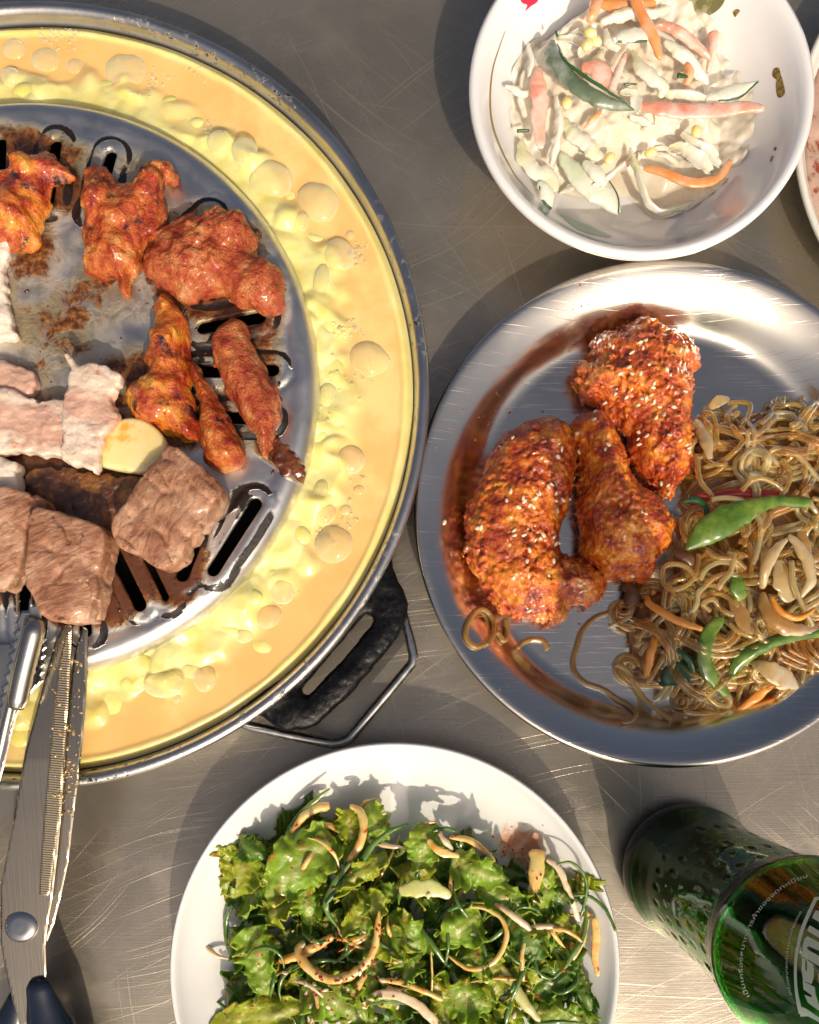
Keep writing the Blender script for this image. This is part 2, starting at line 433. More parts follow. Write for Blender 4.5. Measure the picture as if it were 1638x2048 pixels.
for (poly, a, b), (pa, pb) in zip(slots, SL):
    w_ = np.linalg.norm(poly[0] - b); keep &= seg_d(cc[:, 0], cc[:, 1], a, b) > w_ * .97
fo = fo[keep]
z, d, r = grill_z(vo[:, 0], vo[:, 1]); top = np.c_[vo, z]
ed = {}
for f in fo:
    for i in range(3):
        a, b = int(f[i]), int(f[(i + 1) % 3])
        if (b, a) in ed: del ed[(b, a)]
        else: ed[(a, b)] = 1
V = [tuple(v) for v in top]; idx = {}; walls = []
for a, b in ed:
    for q in (a, b):
        if q not in idx: idx[q] = len(V); V.append((top[q][0], top[q][1], top[q][2] - 2.6))
    walls.append((b, a, idx[a], idx[b]))
V = np.array(V)
X, Y = V[:, 0], V[:, 1]; r = np.hypot(X - PX, Y - PY)
d = np.full(X.shape, 99.); which = np.zeros(X.shape)
for k, (poly, a, b) in enumerate(slots):
    q = seg_d(X, Y, a, b); which = np.where(q < d, k, which); d = np.minimum(d, q)
grease_poly = spline([P(x, y, 40) for x, y in cr(0, 850, 1.82, [(-200, -100), (100, 100), (500, 180), (540, 260), (760, 330), (770, 450), (740, 590), (650, 665), (540, 640), (490, 700), (430, 735), (330, 745), (200, 735), (100, 640), (-100, 660), (-300, 500)])], 80, True)
sg = sd_poly(X, Y, grease_poly)
trail = sd_poly(X, Y, spline([P(x, y, 40) for x, y in [(520, 870), (560, 885), (600, 925), (612, 955), (590, 960), (545, 930), (515, 900)]], 30, True))
upper = sd_poly(X, Y, spline([P(x, y, 40) for x, y in [(-100, 270), (60, 240), (180, 280), (300, 290), (330, 360), (440, 400), (560, 470), (585, 600), (575, 700), (560, 800), (560, 900), (500, 930), (420, 900), (200, 1000), (-100, 900)]], 60, True))
grease = np.clip(.95 * (1 - sm(sg, -6, 5)) + .8 * (1 - sm(trail, -2, 2)) + .50 * (1 - sm(upper, -8, 4)) * (1 + .9 * noise(X / 16, Y / 16, 0 * X + 7, 2)), 0, 1)
char = np.exp(-((d - 8.0) / 1.5) ** 2) * (.62 + 1.2 * noise(X / 9, Y / 9, which * 3.)) + .55 * np.exp(-((d - 3.5) / 2.5) ** 2) * (noise(X / 12, Y / 12, 5 + 0 * X) > .15)
pc = [((215, 420), 75), ((430, 560), 70), ((60, 400), 60), ((450, 700), 60), ((430, 860), 60), ((240, 960), 80), ((470, 985), 32), ((380, 1085), 40), ((10, 1130), 70), ((240, 1120), 45)]
for (x, y), w in pc:
    c = P(x, y, 40); q = np.hypot(X - c[0], Y - c[1]) / (w * .21); char += .62 * np.exp(-q ** 2)
char = np.clip(char, 0, 1)
m = M('grill_aluminium')
g = m.attr('grease'); c = m.attr('char')
n1 = m.noise(95, 6, .68, dist=.6); n2 = m.noise(330, 5, .65, v=m.map(loc=(.3, .1, 0))); n3 = m.noise(40, 5, .6, v=m.map(loc=(.7, .4, 0)))
gm = m.rng(m.math('ADD', m.math('MULTIPLY', g, .60), m.math('MULTIPLY', n1, .80)), .64, .77)
gm2 = m.rng(m.math('ADD', m.math('MULTIPLY', g, .55), m.math('ADD', m.math('MULTIPLY', n2, .35), m.math('MULTIPLY', n3, .45))), .76, .92)
cm = m.rng(m.math('ADD', m.math('MULTIPLY', c, .8), m.math('ADD', m.math('MULTIPLY', n1, .35), m.math('MULTIPLY', n2, .35))), .78, .92)
alu = m.ramp(m.noise(25, 4), [(.3, (.68, .66, .63)), (.7, (.82, .80, .77))])
film = m.mix(m.rng(n3, .35, .65), (.24, .15, .055), (.42, .34, .20))
alu = m.mix(m.math('MULTIPLY', m.rng(g, .1, .45), m.rng(n3, .36, .6, .45, .95)), alu, film)
col = m.mix(gm, alu, m.ramp(n2, [(.32, (.035, .010, .004)), (.46, (.12, .035, .010)), (.56, (.26, .10, .025)), (.70, (.42, .22, .06))]))
col = m.mix(gm2, col, (.10, .032, .012)); col = m.mix(cm, col, m.ramp(n2, [(.4, (.006, .005, .005)), (.75, (.035, .014, .007))]))
dirt = m.math('MAXIMUM', m.math('MAXIMUM', m.math('MAXIMUM', gm, gm2), cm), m.math('MULTIPLY', m.rng(g, .1, .45), m.rng(n1, .35, .6, .35, .85)))
br = m.noise(1, 3, v=m.map(scale=(60, 1500, 1), rot=(0, 0, .5)))
nrm = m.bump(br, .15, .0002); nrm = m.bump(m.math('MULTIPLY', dirt, m.math('ADD', n2, .5)), .55, .0009, nrm)
m.p(base=col, metal=m.math('SUBTRACT', 1.0, m.math('MULTIPLY', dirt, .92)), rough=m.math('ADD', m.rng(n1, .3, .7, .34, .44), m.math('MULTIPLY', dirt, .06)), coat=m.math('MULTIPLY', dirt, .45), coatr=.15, normal=nrm)
gp = mk('grill_plate', V, [fo, np.array(walls)], m.m, pan, attrs={'grease': grease, 'char': char})
BV_GRILL = bvh_of(gp)

# cast iron handle
m = M('cast_iron_black')
h1 = m.noise(450, 5, .7); wear = m.rng(m.noise(180, 6, .75), .63, .70)
m.p(base=m.mix(m.math('MULTIPLY', wear, .45), (.004, .004, .005), m.ramp(h1, [(.4, (.05, .045, .045)), (.7, (.14, .085, .06))])), rough=m.rng(h1, .35, .65, .18, .5), spec=.22, normal=m.bump(h1, .5, .0006))
K = lambda pts: cr(400, 850, 2.926, pts)
V, F = blob(K([(1300, -40), (1294, 120), (1262, 330), (1215, 480), (1145, 690), (1120, 760), (1130, 850), (1180, 950), (1212, 1050), (1198, 1170), (1120, 1290), (960, 1480), (770, 1680), (650, 1770), (520, 1792), (430, 1762), (370, 1708), (300, 1700), (240, 1740), (180, 1790), (100, 1830), (80, 1800), (180, 1690), (560, 1400), (830, 1120), (1000, 900), (1080, 700), (1160, 480), (1225, 250), (1255, 0), (1270, -40)]), 21, 8.0, 2.4, .75,
            disp=lambda X, Y, Z: .35 * noise(X / 2.2, Y / 2.2, Z / 2.2, 2) + .5 * noise(X / 7, Y / 7, Z / 7), dome=.25, warp=.35, wf=3,
            holes=[K([(590, 1550), (625, 1585), (670, 1545), (835, 1370), (990, 1190), (1018, 1135), (985, 1105), (935, 1140), (850, 1245), (730, 1385), (640, 1490)])], nspl=200)
mk('handle', V, F, m.m, pan)

# wire stand
m = M('chrome_wire'); rust = m.rng(m.noise(90, 5, .7), .66, .72)
m.p(base=m.mix(rust, (.55, .53, .50), (.22, .07, .03)), metal=m.math('SUBTRACT', 1., rust), rough=m.rng(m.noise(200, 3), .3, .7, .18, .34))
st = thing('wire_stand', 'round wire stand under the grill pan, its bent chrome handle sticking out', 'stand', (PX, PY, 0))
t = np.linspace(0, 2 * math.pi, 121)[:-1]
ringp = np.stack([PX + 118 * np.cos(t), PY + 118 * np.sin(t), 5.4 + 0 * t], 1); ringp = np.vstack([ringp, ringp[:1]])
V, F = tube(ringp, 2.2, 8, cap=False); mk('ring', V, F, m.m, st)
for a in (.2, 1.8, 3.4, 5.0):
    V, F = tube([(PX + 118 * math.cos(a), PY + 118 * math.sin(a), 5), (PX + 124 * math.cos(a), PY + 124 * math.sin(a), .4 + 2)], 2.2, 8); mk('foot', V, F, m.m, st)
raw = K([(880, 900), (1150, 1060), (1205, 1180), (1245, 1330), (1243, 1390), (1205, 1440), (920, 1780), (870, 1838), (800, 1862), (740, 1858), (420, 1790), (250, 1745), (100, 1640)])
wp = np.array([P(x, y, 13.0) for x, y in raw])
def round_path(p, k=7, f=.35):
    out = [p[0]]
    for i in range(1, len(p) - 1): out += [p[i] * (1 - f) + p[i - 1] * f, p[i] * (1 - f) + p[i + 1] * f]
    out.append(p[-1]); return np.array(out)
V, F = tube(spline(wp, 90), 2.3, 12); mk('wire_handle', V, F, m.m, st)

# ================================================================ egg in the moat
nt, nr_ = 1500, 56
th = np.linspace(0, 2 * math.pi, nt, endpoint=False); rr_ = np.linspace(123.0, 166.4, nr_)
TH, RR = np.meshgrid(th, rr_, indexing='ij'); X = PX + RR * np.cos(TH); Y = PY + RR * np.sin(TH)
edge = 141. + 11 * noise(X / 20, Y / 20, 0 * X + 2.2, 2) + 3.5 * noise(X / 7, Y / 7, 0 * X + 8.2)
cook = 1 - sm(RR, edge - 6., edge + 3.0)
cells = worley((X + 5 * noise(X / 14, Y / 14, 0 * X)) / 15., (Y + 5 * noise(X / 14, Y / 14, 0 * X + 7)) / 15., 0 * X + .5)
lump = np.clip(1 - cells * 1.1, 0, 1) * (.9 + 1.2 * noise(X / 18, Y / 18, 0 * X + 9)) 
Z = 28.0 + cook * (1.8 + 4.6 * sm(lump, 0, 1.2) + .45 * noise(X / 5, Y / 5, 0 * X + 4, 2)) + .25 * noise(X / 13, Y / 13, 0 * X)
skin = sm(RR, 159.9 + .9 * noise(X / 10, Y / 10, 0 * X + 6), 161.5); Z = Z + .9 * skin * (1 - sm(RR, 161.8, 163.9)) - 2.2 * sm(RR, 162.4, 166.3)
Z = np.where(RR < 126, np.minimum(Z, 33.5 + .4 * noise(X / 3, Y / 3, 0 * X)), Z)
i = np.arange(nt)[:, None]; j = np.arange(nr_ - 1)[None]; n = nr_
F = np.stack([i * n + j, i * n + j + 1, ((i + 1) % nt) * n + j + 1, ((i + 1) % nt) * n + j], -1).reshape(-1, 4)[:, ::-1]
m = M('egg')
ck = m.attr('cook')
liq = m.mix(m.rng(m.noise(22, 4, .6, v=m.map(loc=(.4, .1, .2))), .46, .66), m.ramp(m.noise(28, 3), [(.35, (.86, .52, .175)), (.65, (.90, .60, .23))]), (.89, .71, .30))
curd = m.ramp(m.noise(90, 4), [(.3, (.82, .70, .20)), (.7, (.89, .84, .40))])
pit = m.rng(m.vor(900), .10, .22, 1, 0); pit = m.math('MULTIPLY', pit, m.rng(m.noise(45, 2, v=m.map(loc=(.2, .5, 0))), .56, .62))
nrm = m.bump(m.noise(420, 4), m.math('MULTIPLY', ck, .2), .0006); nrm = m.bump(pit, -.5, .0004, nrm)
m.p(base=m.mix(ck, liq, curd), rough=m.rng(ck, 0, 1, .16, .30), sss=.35, sssr=(.004, .0025, .0008), ssss=1.0, coat=.3, coatr=.08, normal=nrm)
EGG = m.m
egg = thing('steamed_egg', 'yellow bubbling egg filling the moat around the grill plate', 'egg', (PX, PY, 20))
es = mk('egg_surface', np.stack([X, Y, Z], -1).reshape(-1, 3), F, EGG, egg, attrs={'cook': np.maximum(cook, skin * .8).ravel()})
BV_EGG = bvh_of(es)
m = M('egg_bubble')
m.p(base=m.ramp(m.noise(150, 3), [(.3, (.88, .92, .55)), (.7, (.92, .96, .78))]), rough=.09, sss=.25, sssr=(.004, .003, .001), ssss=1.0, coat=.6, coatr=.05, normal=m.bump(m.noise(500, 3), .12, .0004))
lw = m.n('ShaderNodeLayerWeight', {'Blend': .35}); tr = m.n('ShaderNodeBsdfTransparent', {'Color': (1, .97, .86)})
mx = m.n('ShaderNodeMixShader', {0: m.rng(lw.outputs['Facing'], 0, .8, .22, .97), 1: tr.outputs[0], 2: m.b.outputs[0]}); m.t.links.new(mx.outputs[0], m.out.inputs[0])
BUB = m.m
m = M('egg_curd'); m.p(base=m.ramp(m.noise(110, 4), [(.3, (.82, .70, .14)), (.7, (.91, .85, .38))]), rough=.3, sss=.35, sssr=(.004, .0025, .0008), ssss=1.0, coat=.25, coatr=.15, normal=m.bump(m.noise(380, 4), .4, .0007)); CURD = m.m
bub = [(252, 143, 46, 40, 0, 1), (28, 98, 27, 24, 0, 1), (92, 120, 34, 27, .2, 1), (150, 133, 20, 18, 0, 1), (20, 150, 20, 20, 0, 1), (440, 281, 29, 25, 0, 1), (488, 298, 27, 29, 0, 1), (539, 357, 46, 41, .2, 1),
       (636, 404, 48, 42, .7, 1), (676, 508, 34, 36, 0, 1), (641, 560, 18, 36, .15, 1), (612, 474, 40, 14, .1, 0), (738, 718, 46, 38, .4, 1), (664, 735, 24, 50, -.2, 0), (697, 918, 36, 33, .1, 1), (641, 981, 17, 25, .2, 1),
       (646, 1026, 26, 25, 0, 1), (691, 1020, 14, 13, 0, 1), (718, 980, 14, 12, 0, 1), (699, 1000, 8, 8, 0, 1), (668, 1088, 42, 41, 0, 1), (648, 1086, 22, 24, 0, 1), (592, 1068, 30, 24, .4, 0), (564, 1178, 26, 32, 0, 1), (533, 1233, 33, 26, -.2, 1),
       (545, 1150, 22, 18, 0, 0), (526, 1294, 42, 25, .2, 0), (410, 1355, 26, 32, .2, 1), (326, 1368, 42, 27, -.1, 1), (353, 1396, 11, 11, 0, 1), (380, 1340, 30, 16, .3, 1), (222, 1404, 30, 42, 0, 0), (38, 1470, 34, 34, 0, 0),
       (455, 1255, 30, 20, .5, 0), (640, 860, 14, 34, 0, 0), (655, 640, 16, 30, -.3, 0), (575, 400, 18, 34, .6, 0), (300, 1330, 30, 14, .5, 0), (700, 470, 12, 12, 0, 1), (718, 500, 9, 9, 0, 1), (722, 516, 7, 7, 0, 1), (712, 530, 6, 6, 0, 1), (730, 495, 5, 5, 0, 1),
       (330, 205, 30, 18, -.5, 0), (380, 250, 30, 16, -.6, 0), (200, 170, 40, 16, 0, 0), (60, 175, 40, 16, 0, 0), (120, 185, 26, 12, 0, 0), (600, 440, 20, 20, 0, 1), (608, 640, 14, 26, -.2, 0), (655, 790, 22, 28, .1, 1), (505, 1195, 20, 18, 0, 0), (486, 1270, 20, 16, 0, 1), (262, 1365, 26, 18, 0, 0), (604, 1020, 16, 26, -.2, 0)]
rb = random.Random(4)
for x, y, a, b, an, k in bub:
    p, nn = hit(x, y, BV_EGG)
    if p is None: continue
    s = mmpx(p[2]); V, F = ellipsoid((0, 0, 0), a * s, b * s, min(a, b) * s * (.62 if k else .5), -an, 28, 16, -40)
    V = V * (1 + .05 * noise(V[:, 0] / 4 + x, V[:, 1] / 4, V[:, 2] / 4))[:, None] + np.array([p[0], p[1], p[2] - .2 * min(a, b) * s - (.3 if k else 1.2)])
    mk('bubble' if k else 'curd', V, F, BUB if k else CURD, egg)
parts = []
for cx_, cy_, nfo, sp in [(708, 505, 26, 22), (690, 655, 40, 26), (700, 745, 14, 40), (135, 80, 40, 30), (90, 70, 16, 18), (300, 165, 30, 28), (385, 145, 12, 20), (650, 1060, 20, 18), (350, 1390, 10, 16), (570, 1190, 16, 22), (700, 1040, 12, 20), (420, 250, 14, 16), (640, 840, 12, 26), (720, 960, 8, 14)]:
    for q in range(nfo):
        p, nn = hit(cx_ + rb.gauss(0, sp * .6), cy_ + rb.gauss(0, sp * .5), BV_EGG)
        if p is None: continue
        s = rb.choice([.45, .6, .8, 1.1]); parts.append(ellipsoid(p - [0, 0, s * .25], s, s, s * .7, 0, 8, 5, -20))
V, F = join(parts); tag(mk('foam', V, F, BUB, egg), kind='stuff')
# ================================================================ meats on the grill
c1 = lambda pts: cr(0, 150, 2.34, pts)
c2 = lambda pts: cr(0, 850, 1.82, pts)
GZ = 40.2
def fibr(ang, f=2.6, amp=.35, amp2=.7, big=6.):
    ca, sa = math.cos(ang), math.sin(ang)
    def d(X, Y, Z):
        u = X * ca + Y * sa; v = -X * sa + Y * ca
        return amp * noise(u / (f * 3.2), v / f * 1.6, Z / f, 2) + amp2 * noise(X / big, Y / big, Z / big, 2) + .4 * noise(X / 1.3, Y / 1.3, Z / 1.3)
    return d
RED = food('red_marinated_chicken', [(.28, (.15, .012, .004)), (.41, (.38, .040, .008)), (.53, (.56, .13, .018)), (.68, (.68, .30, .08))], 130, 7, .34,
           bumps=((380, 1., .0017), (1300, .9, .0009)), sss=.05, coat=.35, coatr=.18, spots=((110, .56, .68, (.07, .010, .008)), (230, .60, .68, (.50, .04, .02))))
REDG = food('glossy_red_chicken', [(.28, (.12, .008, .003)), (.40, (.38, .032, .005)), (.53, (.64, .17, .014)), (.68, (.76, .38, .05))], 110, 6, .20,
            bumps=((360, .9, .0015), (1200, .8, .0008)), sss=.06, coat=.8, coatr=.08, spots=((80, .56, .66, (.035, .007, .010)), (240, .62, .70, (.42, .03, .015))))
REDM = food('matte_red_chicken', [(.28, (.18, .018, .007)), (.42, (.40, .055, .014)), (.56, (.56, .16, .045)), (.72, (.70, .38, .18))], 120, 7, .38,
            bumps=((1200, 1., .0010), (380, 1., .0016)), sss=.05, coat=.3, coatr=.15, spots=((190, .60, .70, (.42, .03, .025)),))
def meat(name, label, outline, T, mat, zb=GZ, rr=3.5, vox=.8, disp=None, group=None, cat='chicken', attrs=None, **kw):
    V, F = blob(outline, zb, T, min(rr, T * .48), vox, disp=disp, **kw)
    o = mk(name, V, F, mat); tag(o, label, cat, group); return o
G1 = 'red marinated chicken pieces on the grill plate'
MEATS = []
MEATS.append(meat('grilled_chicken', 'glossy red chicken piece with charred edge at the left end of the arc of chicken', c1([(-160, 500), (0, 440), (60, 430), (110, 365), (180, 348), (250, 372), (310, 425), (350, 462), (300, 482), (235, 488), (212, 530), (205, 620), (180, 700), (172, 770), (110, 805), (40, 790), (-60, 760), (-160, 700)]), 13, REDG,
    disp=fibr(1.2, 2.2, .9, 2.0, 6), group=G1, bumps=[(45, 330, 55, 22 * .23, 7), (20, 430, 56, 9, 8)]))
MEATS.append(meat('grilled_chicken', 'red chicken chunk with curled top corner beside the charred left piece', c1([(395, 425), (460, 408), (520, 440), (558, 492), (620, 475), (640, 420), (700, 378), (770, 388), (822, 450), (800, 480), (755, 466), (745, 520), (765, 590), (755, 690), (700, 760), (655, 800), (640, 880), (605, 925), (600, 1000), (578, 1028), (552, 990), (530, 948), (470, 938), (410, 922), (372, 880), (380, 800), (370, 700), (388, 600), (375, 500)]), 15, RED,
    disp=fibr(1.35, 2.2, 1.1, 2.1, 5), group=G1, bumps=[(195, 400, 58, 7, 8), (300, 370, 57, 6, 8)]))
MEATS.append(meat('grilled_chicken', 'largest lumpy red chicken piece with pale skin showing on its left half', c1([(665, 890), (690, 800), (760, 712), (850, 662), (900, 640), (970, 680), (1040, 655), (1130, 682), (1190, 760), (1185, 830), (1262, 850), (1325, 960), (1312, 1070), (1250, 1092), (1160, 1085), (1100, 1050), (1050, 1008), (960, 1020), (860, 1047), (790, 1010), (700, 940)]), 15, REDM,
    disp=lambda X, Y, Z: 3.0 * noise(X / 5, Y / 5, Z / 5, 3) - .8 * np.clip(.6 - worley(X / 5, Y / 5, Z / 5), 0, 1) + .5 * noise(X / 1.4, Y / 1.4, Z / 1.4), group=G1, bumps=[(370, 525, 57, 9, 9), (450, 465, 57, 9, 8), (520, 560, 55, 7, 8)]))
MEATS.append(meat('grilled_chicken', 'tall tapering glossy chicken piece, orange tip pointing up', c1([(740, 1008), (782, 1020), (850, 1100), (880, 1180), (870, 1290), (890, 1400), (902, 1520), (930, 1680), (880, 1712), (800, 1682), (720, 1642), (620, 1592), (575, 1500), (602, 1430), (672, 1380), (665, 1300), (702, 1240), (705, 1130)]), 15, REDG,
    disp=fibr(1.7, 2.2, .7, 1.9, 6), group=G1, bumps=[(315, 800, 57, 10, 9), (330, 680, 57, 6, 8)]))
MEATS.append(meat('grilled_chicken', 'small teardrop red chicken piece between the two long ones', c1([(880, 1325), (932, 1362), (980, 1430), (1040, 1540), (1100, 1640), (1145, 1762), (1120, 1832), (1060, 1852), (980, 1830), (938, 1770), (920, 1650), (920, 1550), (897, 1450)]), 14, RED,
    disp=fibr(1.2, 2.0, .7, 1.2, 5), group=G1, rr=5))
MEATS.append(meat('grilled_chicken', 'long dull red chicken strip nearest the rim of the grill plate', c1([(1000, 1180), (1060, 1132), (1140, 1140), (1180, 1240), (1220, 1330), (1290, 1450), (1306, 1570), (1280, 1680), (1252, 1772), (1215, 1782), (1190, 1700), (1130, 1600), (1070, 1500), (1020, 1400), (975, 1260)]), 14, REDM,
    disp=fibr(1.85, 2.2, .9, 1.4, 5), group=G1, rr=4))
BURNT = food('burnt_scrap', [(.35, (.035, .010, .005)), (.55, (.14, .035, .012)), (.75, (.34, .14, .05))], 220, 5, .3, sss=0, coat=.6)
tag(meat('meat_scrap', 'dark burnt scrap trail stuck near the rim of the grill plate', c1([(1240, 1700), (1290, 1680), (1350, 1735), (1390, 1790), (1432, 1862), (1400, 1892), (1330, 1880), (1300, 1840), (1265, 1790)]), 2.2, BURNT, zb=38.8, rr=.8, vox=.6, disp=lambda X, Y, Z: .9 * noise(X / 2.2, Y / 2.2, Z / 2.2, 3), cat='meat scrap', warp=1.5, wf=3))
# pork belly
PK = M('pork_belly')
sx = PK.n('ShaderNodeSeparateXYZ', {0: PK.map(rot=(0, 0, .06))})
band = PK.math('ADD', PK.math('MULTIPLY', sx.outputs[1], 26.), PK.math('MULTIPLY', PK.noise(55, 4), 1.0))
pc_ = PK.ramp(PK.math('FRACT', band), [(.0, (.80, .62, .48)), (.30, (.80, .66, .54)), (.42, (.66, .40, .30)), (.62, (.68, .42, .32)), (.78, (.82, .67, .54)), (1., (.80, .62, .48))])
pc_ = PK.mix(PK.rng(PK.noise(70, 5, .65, v=PK.map(loc=(.4, .2, 0))), .56, .72), pc_, (.55, .22, .08))
PK.p(base=pc_, rough=.32, coat=.6, coatr=.15, sss=.3, sssr=(.004, .002, .0015), ssss=1., normal=PK.bump(PK.noise(700, 5, .65), .5, .0009, PK.bump(PK.noise(200, 3), .6, .0018)))
FAT = food('pork_fat', [(.3, (.76, .62, .48)), (.6, (.86, .76, .64)), (.8, (.70, .48, .30))], 110, 4, .3, bumps=((900, .7, .0008),), sss=.4, coat=.5)
GP = 'sliced pork belly in the middle of the grill plate'
pd = lambda X, Y, Z: 1.1 * noise(X / 8, Y / 8, Z / 8, 2) + .5 * noise(X / 9, Y / 2.2, Z / 9, 2) + .35 * noise(X / 2, Y / 2, Z / 2, 2)
def pmeat(*a, **k):
    k.setdefault('warp', 1.8); k.setdefault('wf', 3.5); k.setdefault('vox', .65); k.setdefault('dome', .12); return meat(*a, cat='pork', group=GP, **k)
pmeat('pork_belly', 'pale pork belly slice behind, its end poking out over the long slice', c1([(-160, 1340), (0, 1338), (50, 1348), (130, 1380), (166, 1402), (160, 1500), (60, 1520), (-160, 1500)]), 7, PK.m, disp=pd, rr=1.3)
pmeat('pork_belly', 'long pale pork belly slice lying across from the left edge', c1([(-200, 1480), (0, 1478), (60, 1482), (120, 1500), (200, 1530), (320, 1520), (335, 1600), (330, 1800), (270, 1800), (200, 1792), (120, 1765), (60, 1775), (-100, 1800), (-200, 1790)]), 7, PK.m, zb=43, disp=pd, rr=1.3)
pmeat('pork_belly', 'pork belly slice standing crosswise on top, thin curled tip at its upper corner', c1([(308, 1315), (340, 1330), (382, 1372), (450, 1350), (520, 1372), (575, 1402), (570, 1440), (548, 1470), (520, 1530), (547, 1590), (520, 1660), (482, 1720), (462, 1862), (430, 1862), (390, 1840), (340, 1832), (288, 1790), (300, 1690), (285, 1600), (310, 1500), (335, 1400)]), 7, PK.m, zb=49, disp=pd, rr=1.8, warp=1.0, wf=3)
pmeat('pork_belly', 'narrow pale pork strip at the left edge above the pork stack', c1([(-140, 755), (0, 765), (45, 772), (48, 860), (30, 900), (22, 960), (40, 1050), (60, 1150), (66, 1232), (20, 1242), (-140, 1230)]), 6, FAT, disp=pd, rr=1.2)
pmeat('pork_belly', 'small white block of pork fat below the pork stack', c1([(-50, 1780), (30, 1800), (82, 1825), (80, 1900), (75, 1962), (20, 1986), (-50, 1960)]), 9, FAT, zb=41, disp=pd, rr=1.3)
SK = food('charred_pork_crust', [(.3, (.025, .008, .004)), (.5, (.11, .035, .010)), (.65, (.30, .12, .03)), (.78, (.50, .26, .09))], 120, 6, .28, bumps=((600, .8, .0010), (1600, .4, .0004)), sss=.05, coat=.7, coatr=.1)
pmeat('pork_belly', 'dark browned flat pork crust between the pork stack and the beef cubes', c2([(90, 190), (150, 150), (240, 160), (380, 178), (520, 180), (560, 150), (520, 250), (470, 300), (440, 360), (430, 420), (390, 390), (330, 370), (240, 340), (170, 330), (130, 280)]), 4, SK, zb=40, rr=1.5, disp=lambda X, Y, Z: 1.2 * noise(X / 3.5, Y / 3.5, Z / 3.5, 3), warp=1.2)
# beef cubes
def beefmat(name, rot):
    B = M(name)
    v = B.map(scale=(1, 1, .7), rot=(0, 0, rot))
    crk = B.n('ShaderNodeTexVoronoi', {'Vector': B.map(v=v, scale=(130, 60, 60)), 'Scale': 1.0}, feature='DISTANCE_TO_EDGE').outputs['Distance']
    wv = None
    fb_ = B.noise(1.0, 6, .7, v=B.map(v=v, scale=(420, 110, 200)))
    cc_ = B.ramp(B.math('ADD', B.math('MULTIPLY', B.noise(60, 6, .65), .68), B.math('MULTIPLY', fb_, .32)), [(.34, (.19, .065, .03)), (.44, (.40, .18, .095)), (.54, (.55, .30, .18)), (.66, (.72, .50, .35))])
    cc_ = B.mix(B.math('MULTIPLY', B.rng(B.noise(45, 5, .6, v=B.map(loc=(.2, .7, .1))), .50, .64), .6), cc_, (.20, .06, .025))
    nn_ = B.bump(B.rng(crk, 0, .12), .25, .0010); nn_ = B.bump(B.noise(1.0, 5, .6, v=B.map(v=v, scale=(480, 170, 300))), .6, .0014, nn_); nn_ = B.bump(B.noise(1300, 4, .7), .7, .0007, nn_)
    B.p(base=cc_, rough=.36, coat=.45, coatr=.12, sss=.04, sssr=(.003, .001, .0006), ssss=1., normal=nn_); return B.m
def beefd(ang, sp=4.2):
    ca, sa = math.cos(ang), math.sin(ang)
    def d(X, Y, Z):
        u = X * ca + Y * sa + 2.2 * noise(X / 9, Y / 9, Z / 9, 2); v = -X * sa + Y * ca
        g = 1 - np.abs(noise(u / (sp * .8), v / (sp * 3.2), Z / 9, 1)) * 5
        mk_ = np.clip(.6 + noise(X / 7, Y / 7, Z / 12 + 4), 0, 1)
        return 1.7 * np.clip(g, 0, 1) ** 1.2 * mk_ + .45 * noise(X / 9, Y / 9, Z / 9, 2) + .25 * noise(X / 1.6, Y / 1.6, Z / 1.6, 2)
    return d
GB = 'beef cubes browning on the grill plate'
def bmeat(*a, **k): return meat(*a, cat='beef', group=GB, **k)
bmeat('beef_cube', 'largest browned beef cube with diagonal fibres beside the big empty slot', c2([(640, 88), (682, 108), (742, 160), (818, 232), (800, 300), (760, 360), (700, 440), (662, 500), (602, 532), (520, 482), (450, 452), (428, 370), (468, 300), (518, 220), (570, 150)]), 19, beefmat('browned_beef', .4), disp=beefd(.75, 5), rr=.9, dome=.08, warp=.7, wf=4)
bmeat('beef_cube', 'square browned beef cube touching the tips of the tongs and scissors', c2([(150, 318), (240, 328), (330, 358), (392, 380), (402, 430), (382, 560), (352, 700), (320, 722), (200, 716), (150, 640), (118, 560), (130, 420)]), 20, beefmat('browned_beef_square', 1.2), disp=beefd(.25, 5), rr=.9, dome=.07, warp=.7, wf=4)
bmeat('beef_cube', 'beef cube cut off by the left edge beside the square one', c2([(-200, 230), (0, 232), (80, 240), (182, 282), (172, 330), (122, 362), (112, 450), (80, 540), (30, 606), (-20, 590), (-100, 540), (-200, 500)]), 16, beefmat('browned_beef_left', 1.0), disp=beefd(.1, 4.5), rr=.9, dome=.1, warp=.7, wf=4)
# garlic
GA = food('garlic', [(.3, (.82, .66, .26)), (.65, (.90, .78, .42))], 40, 3, .25, bumps=((250, .25, .0005),), sss=.4, sssr=(.004, .003, .001), coat=.4, spots=((42, .57, .66, (.82, .44, .06)), (160, .60, .70, (.78, .58, .22))))
o = meat('garlic_slice', 'pale yellow cut garlic clove between the pork and the beef', c1([(430, 1770), (470, 1700), (540, 1630), (620, 1608), (700, 1628), (765, 1690), (784, 1752), (760, 1820), (720, 1862), (620, 1862), (520, 1845), (450, 1820)]), 7, GA, zb=43, rr=1.5, dome=.12, cat='garlic', warp=.2, vox=.7)
# crumbs
rc = random.Random(11)
parts = []
for k in range(150):
    x, y = rc.uniform(0, 620), rc.uniform(250, 1250)
    p, nn = hit(x, y, BV_GRILL)
    if p is None or abs(p[2] - 40) > 2.2: continue
    if math.hypot(x - 42, y - 780) > 545: continue
    s = rc.choice([.3, .4, .5, .8]); parts.append(ellipsoid(p, s * rc.uniform(1, 2), s, s * .6, rc.uniform(0, 3), 7, 4))
V, F = join(parts); tag(mk('burnt_crumbs', V, F, BURNT), kind='stuff')
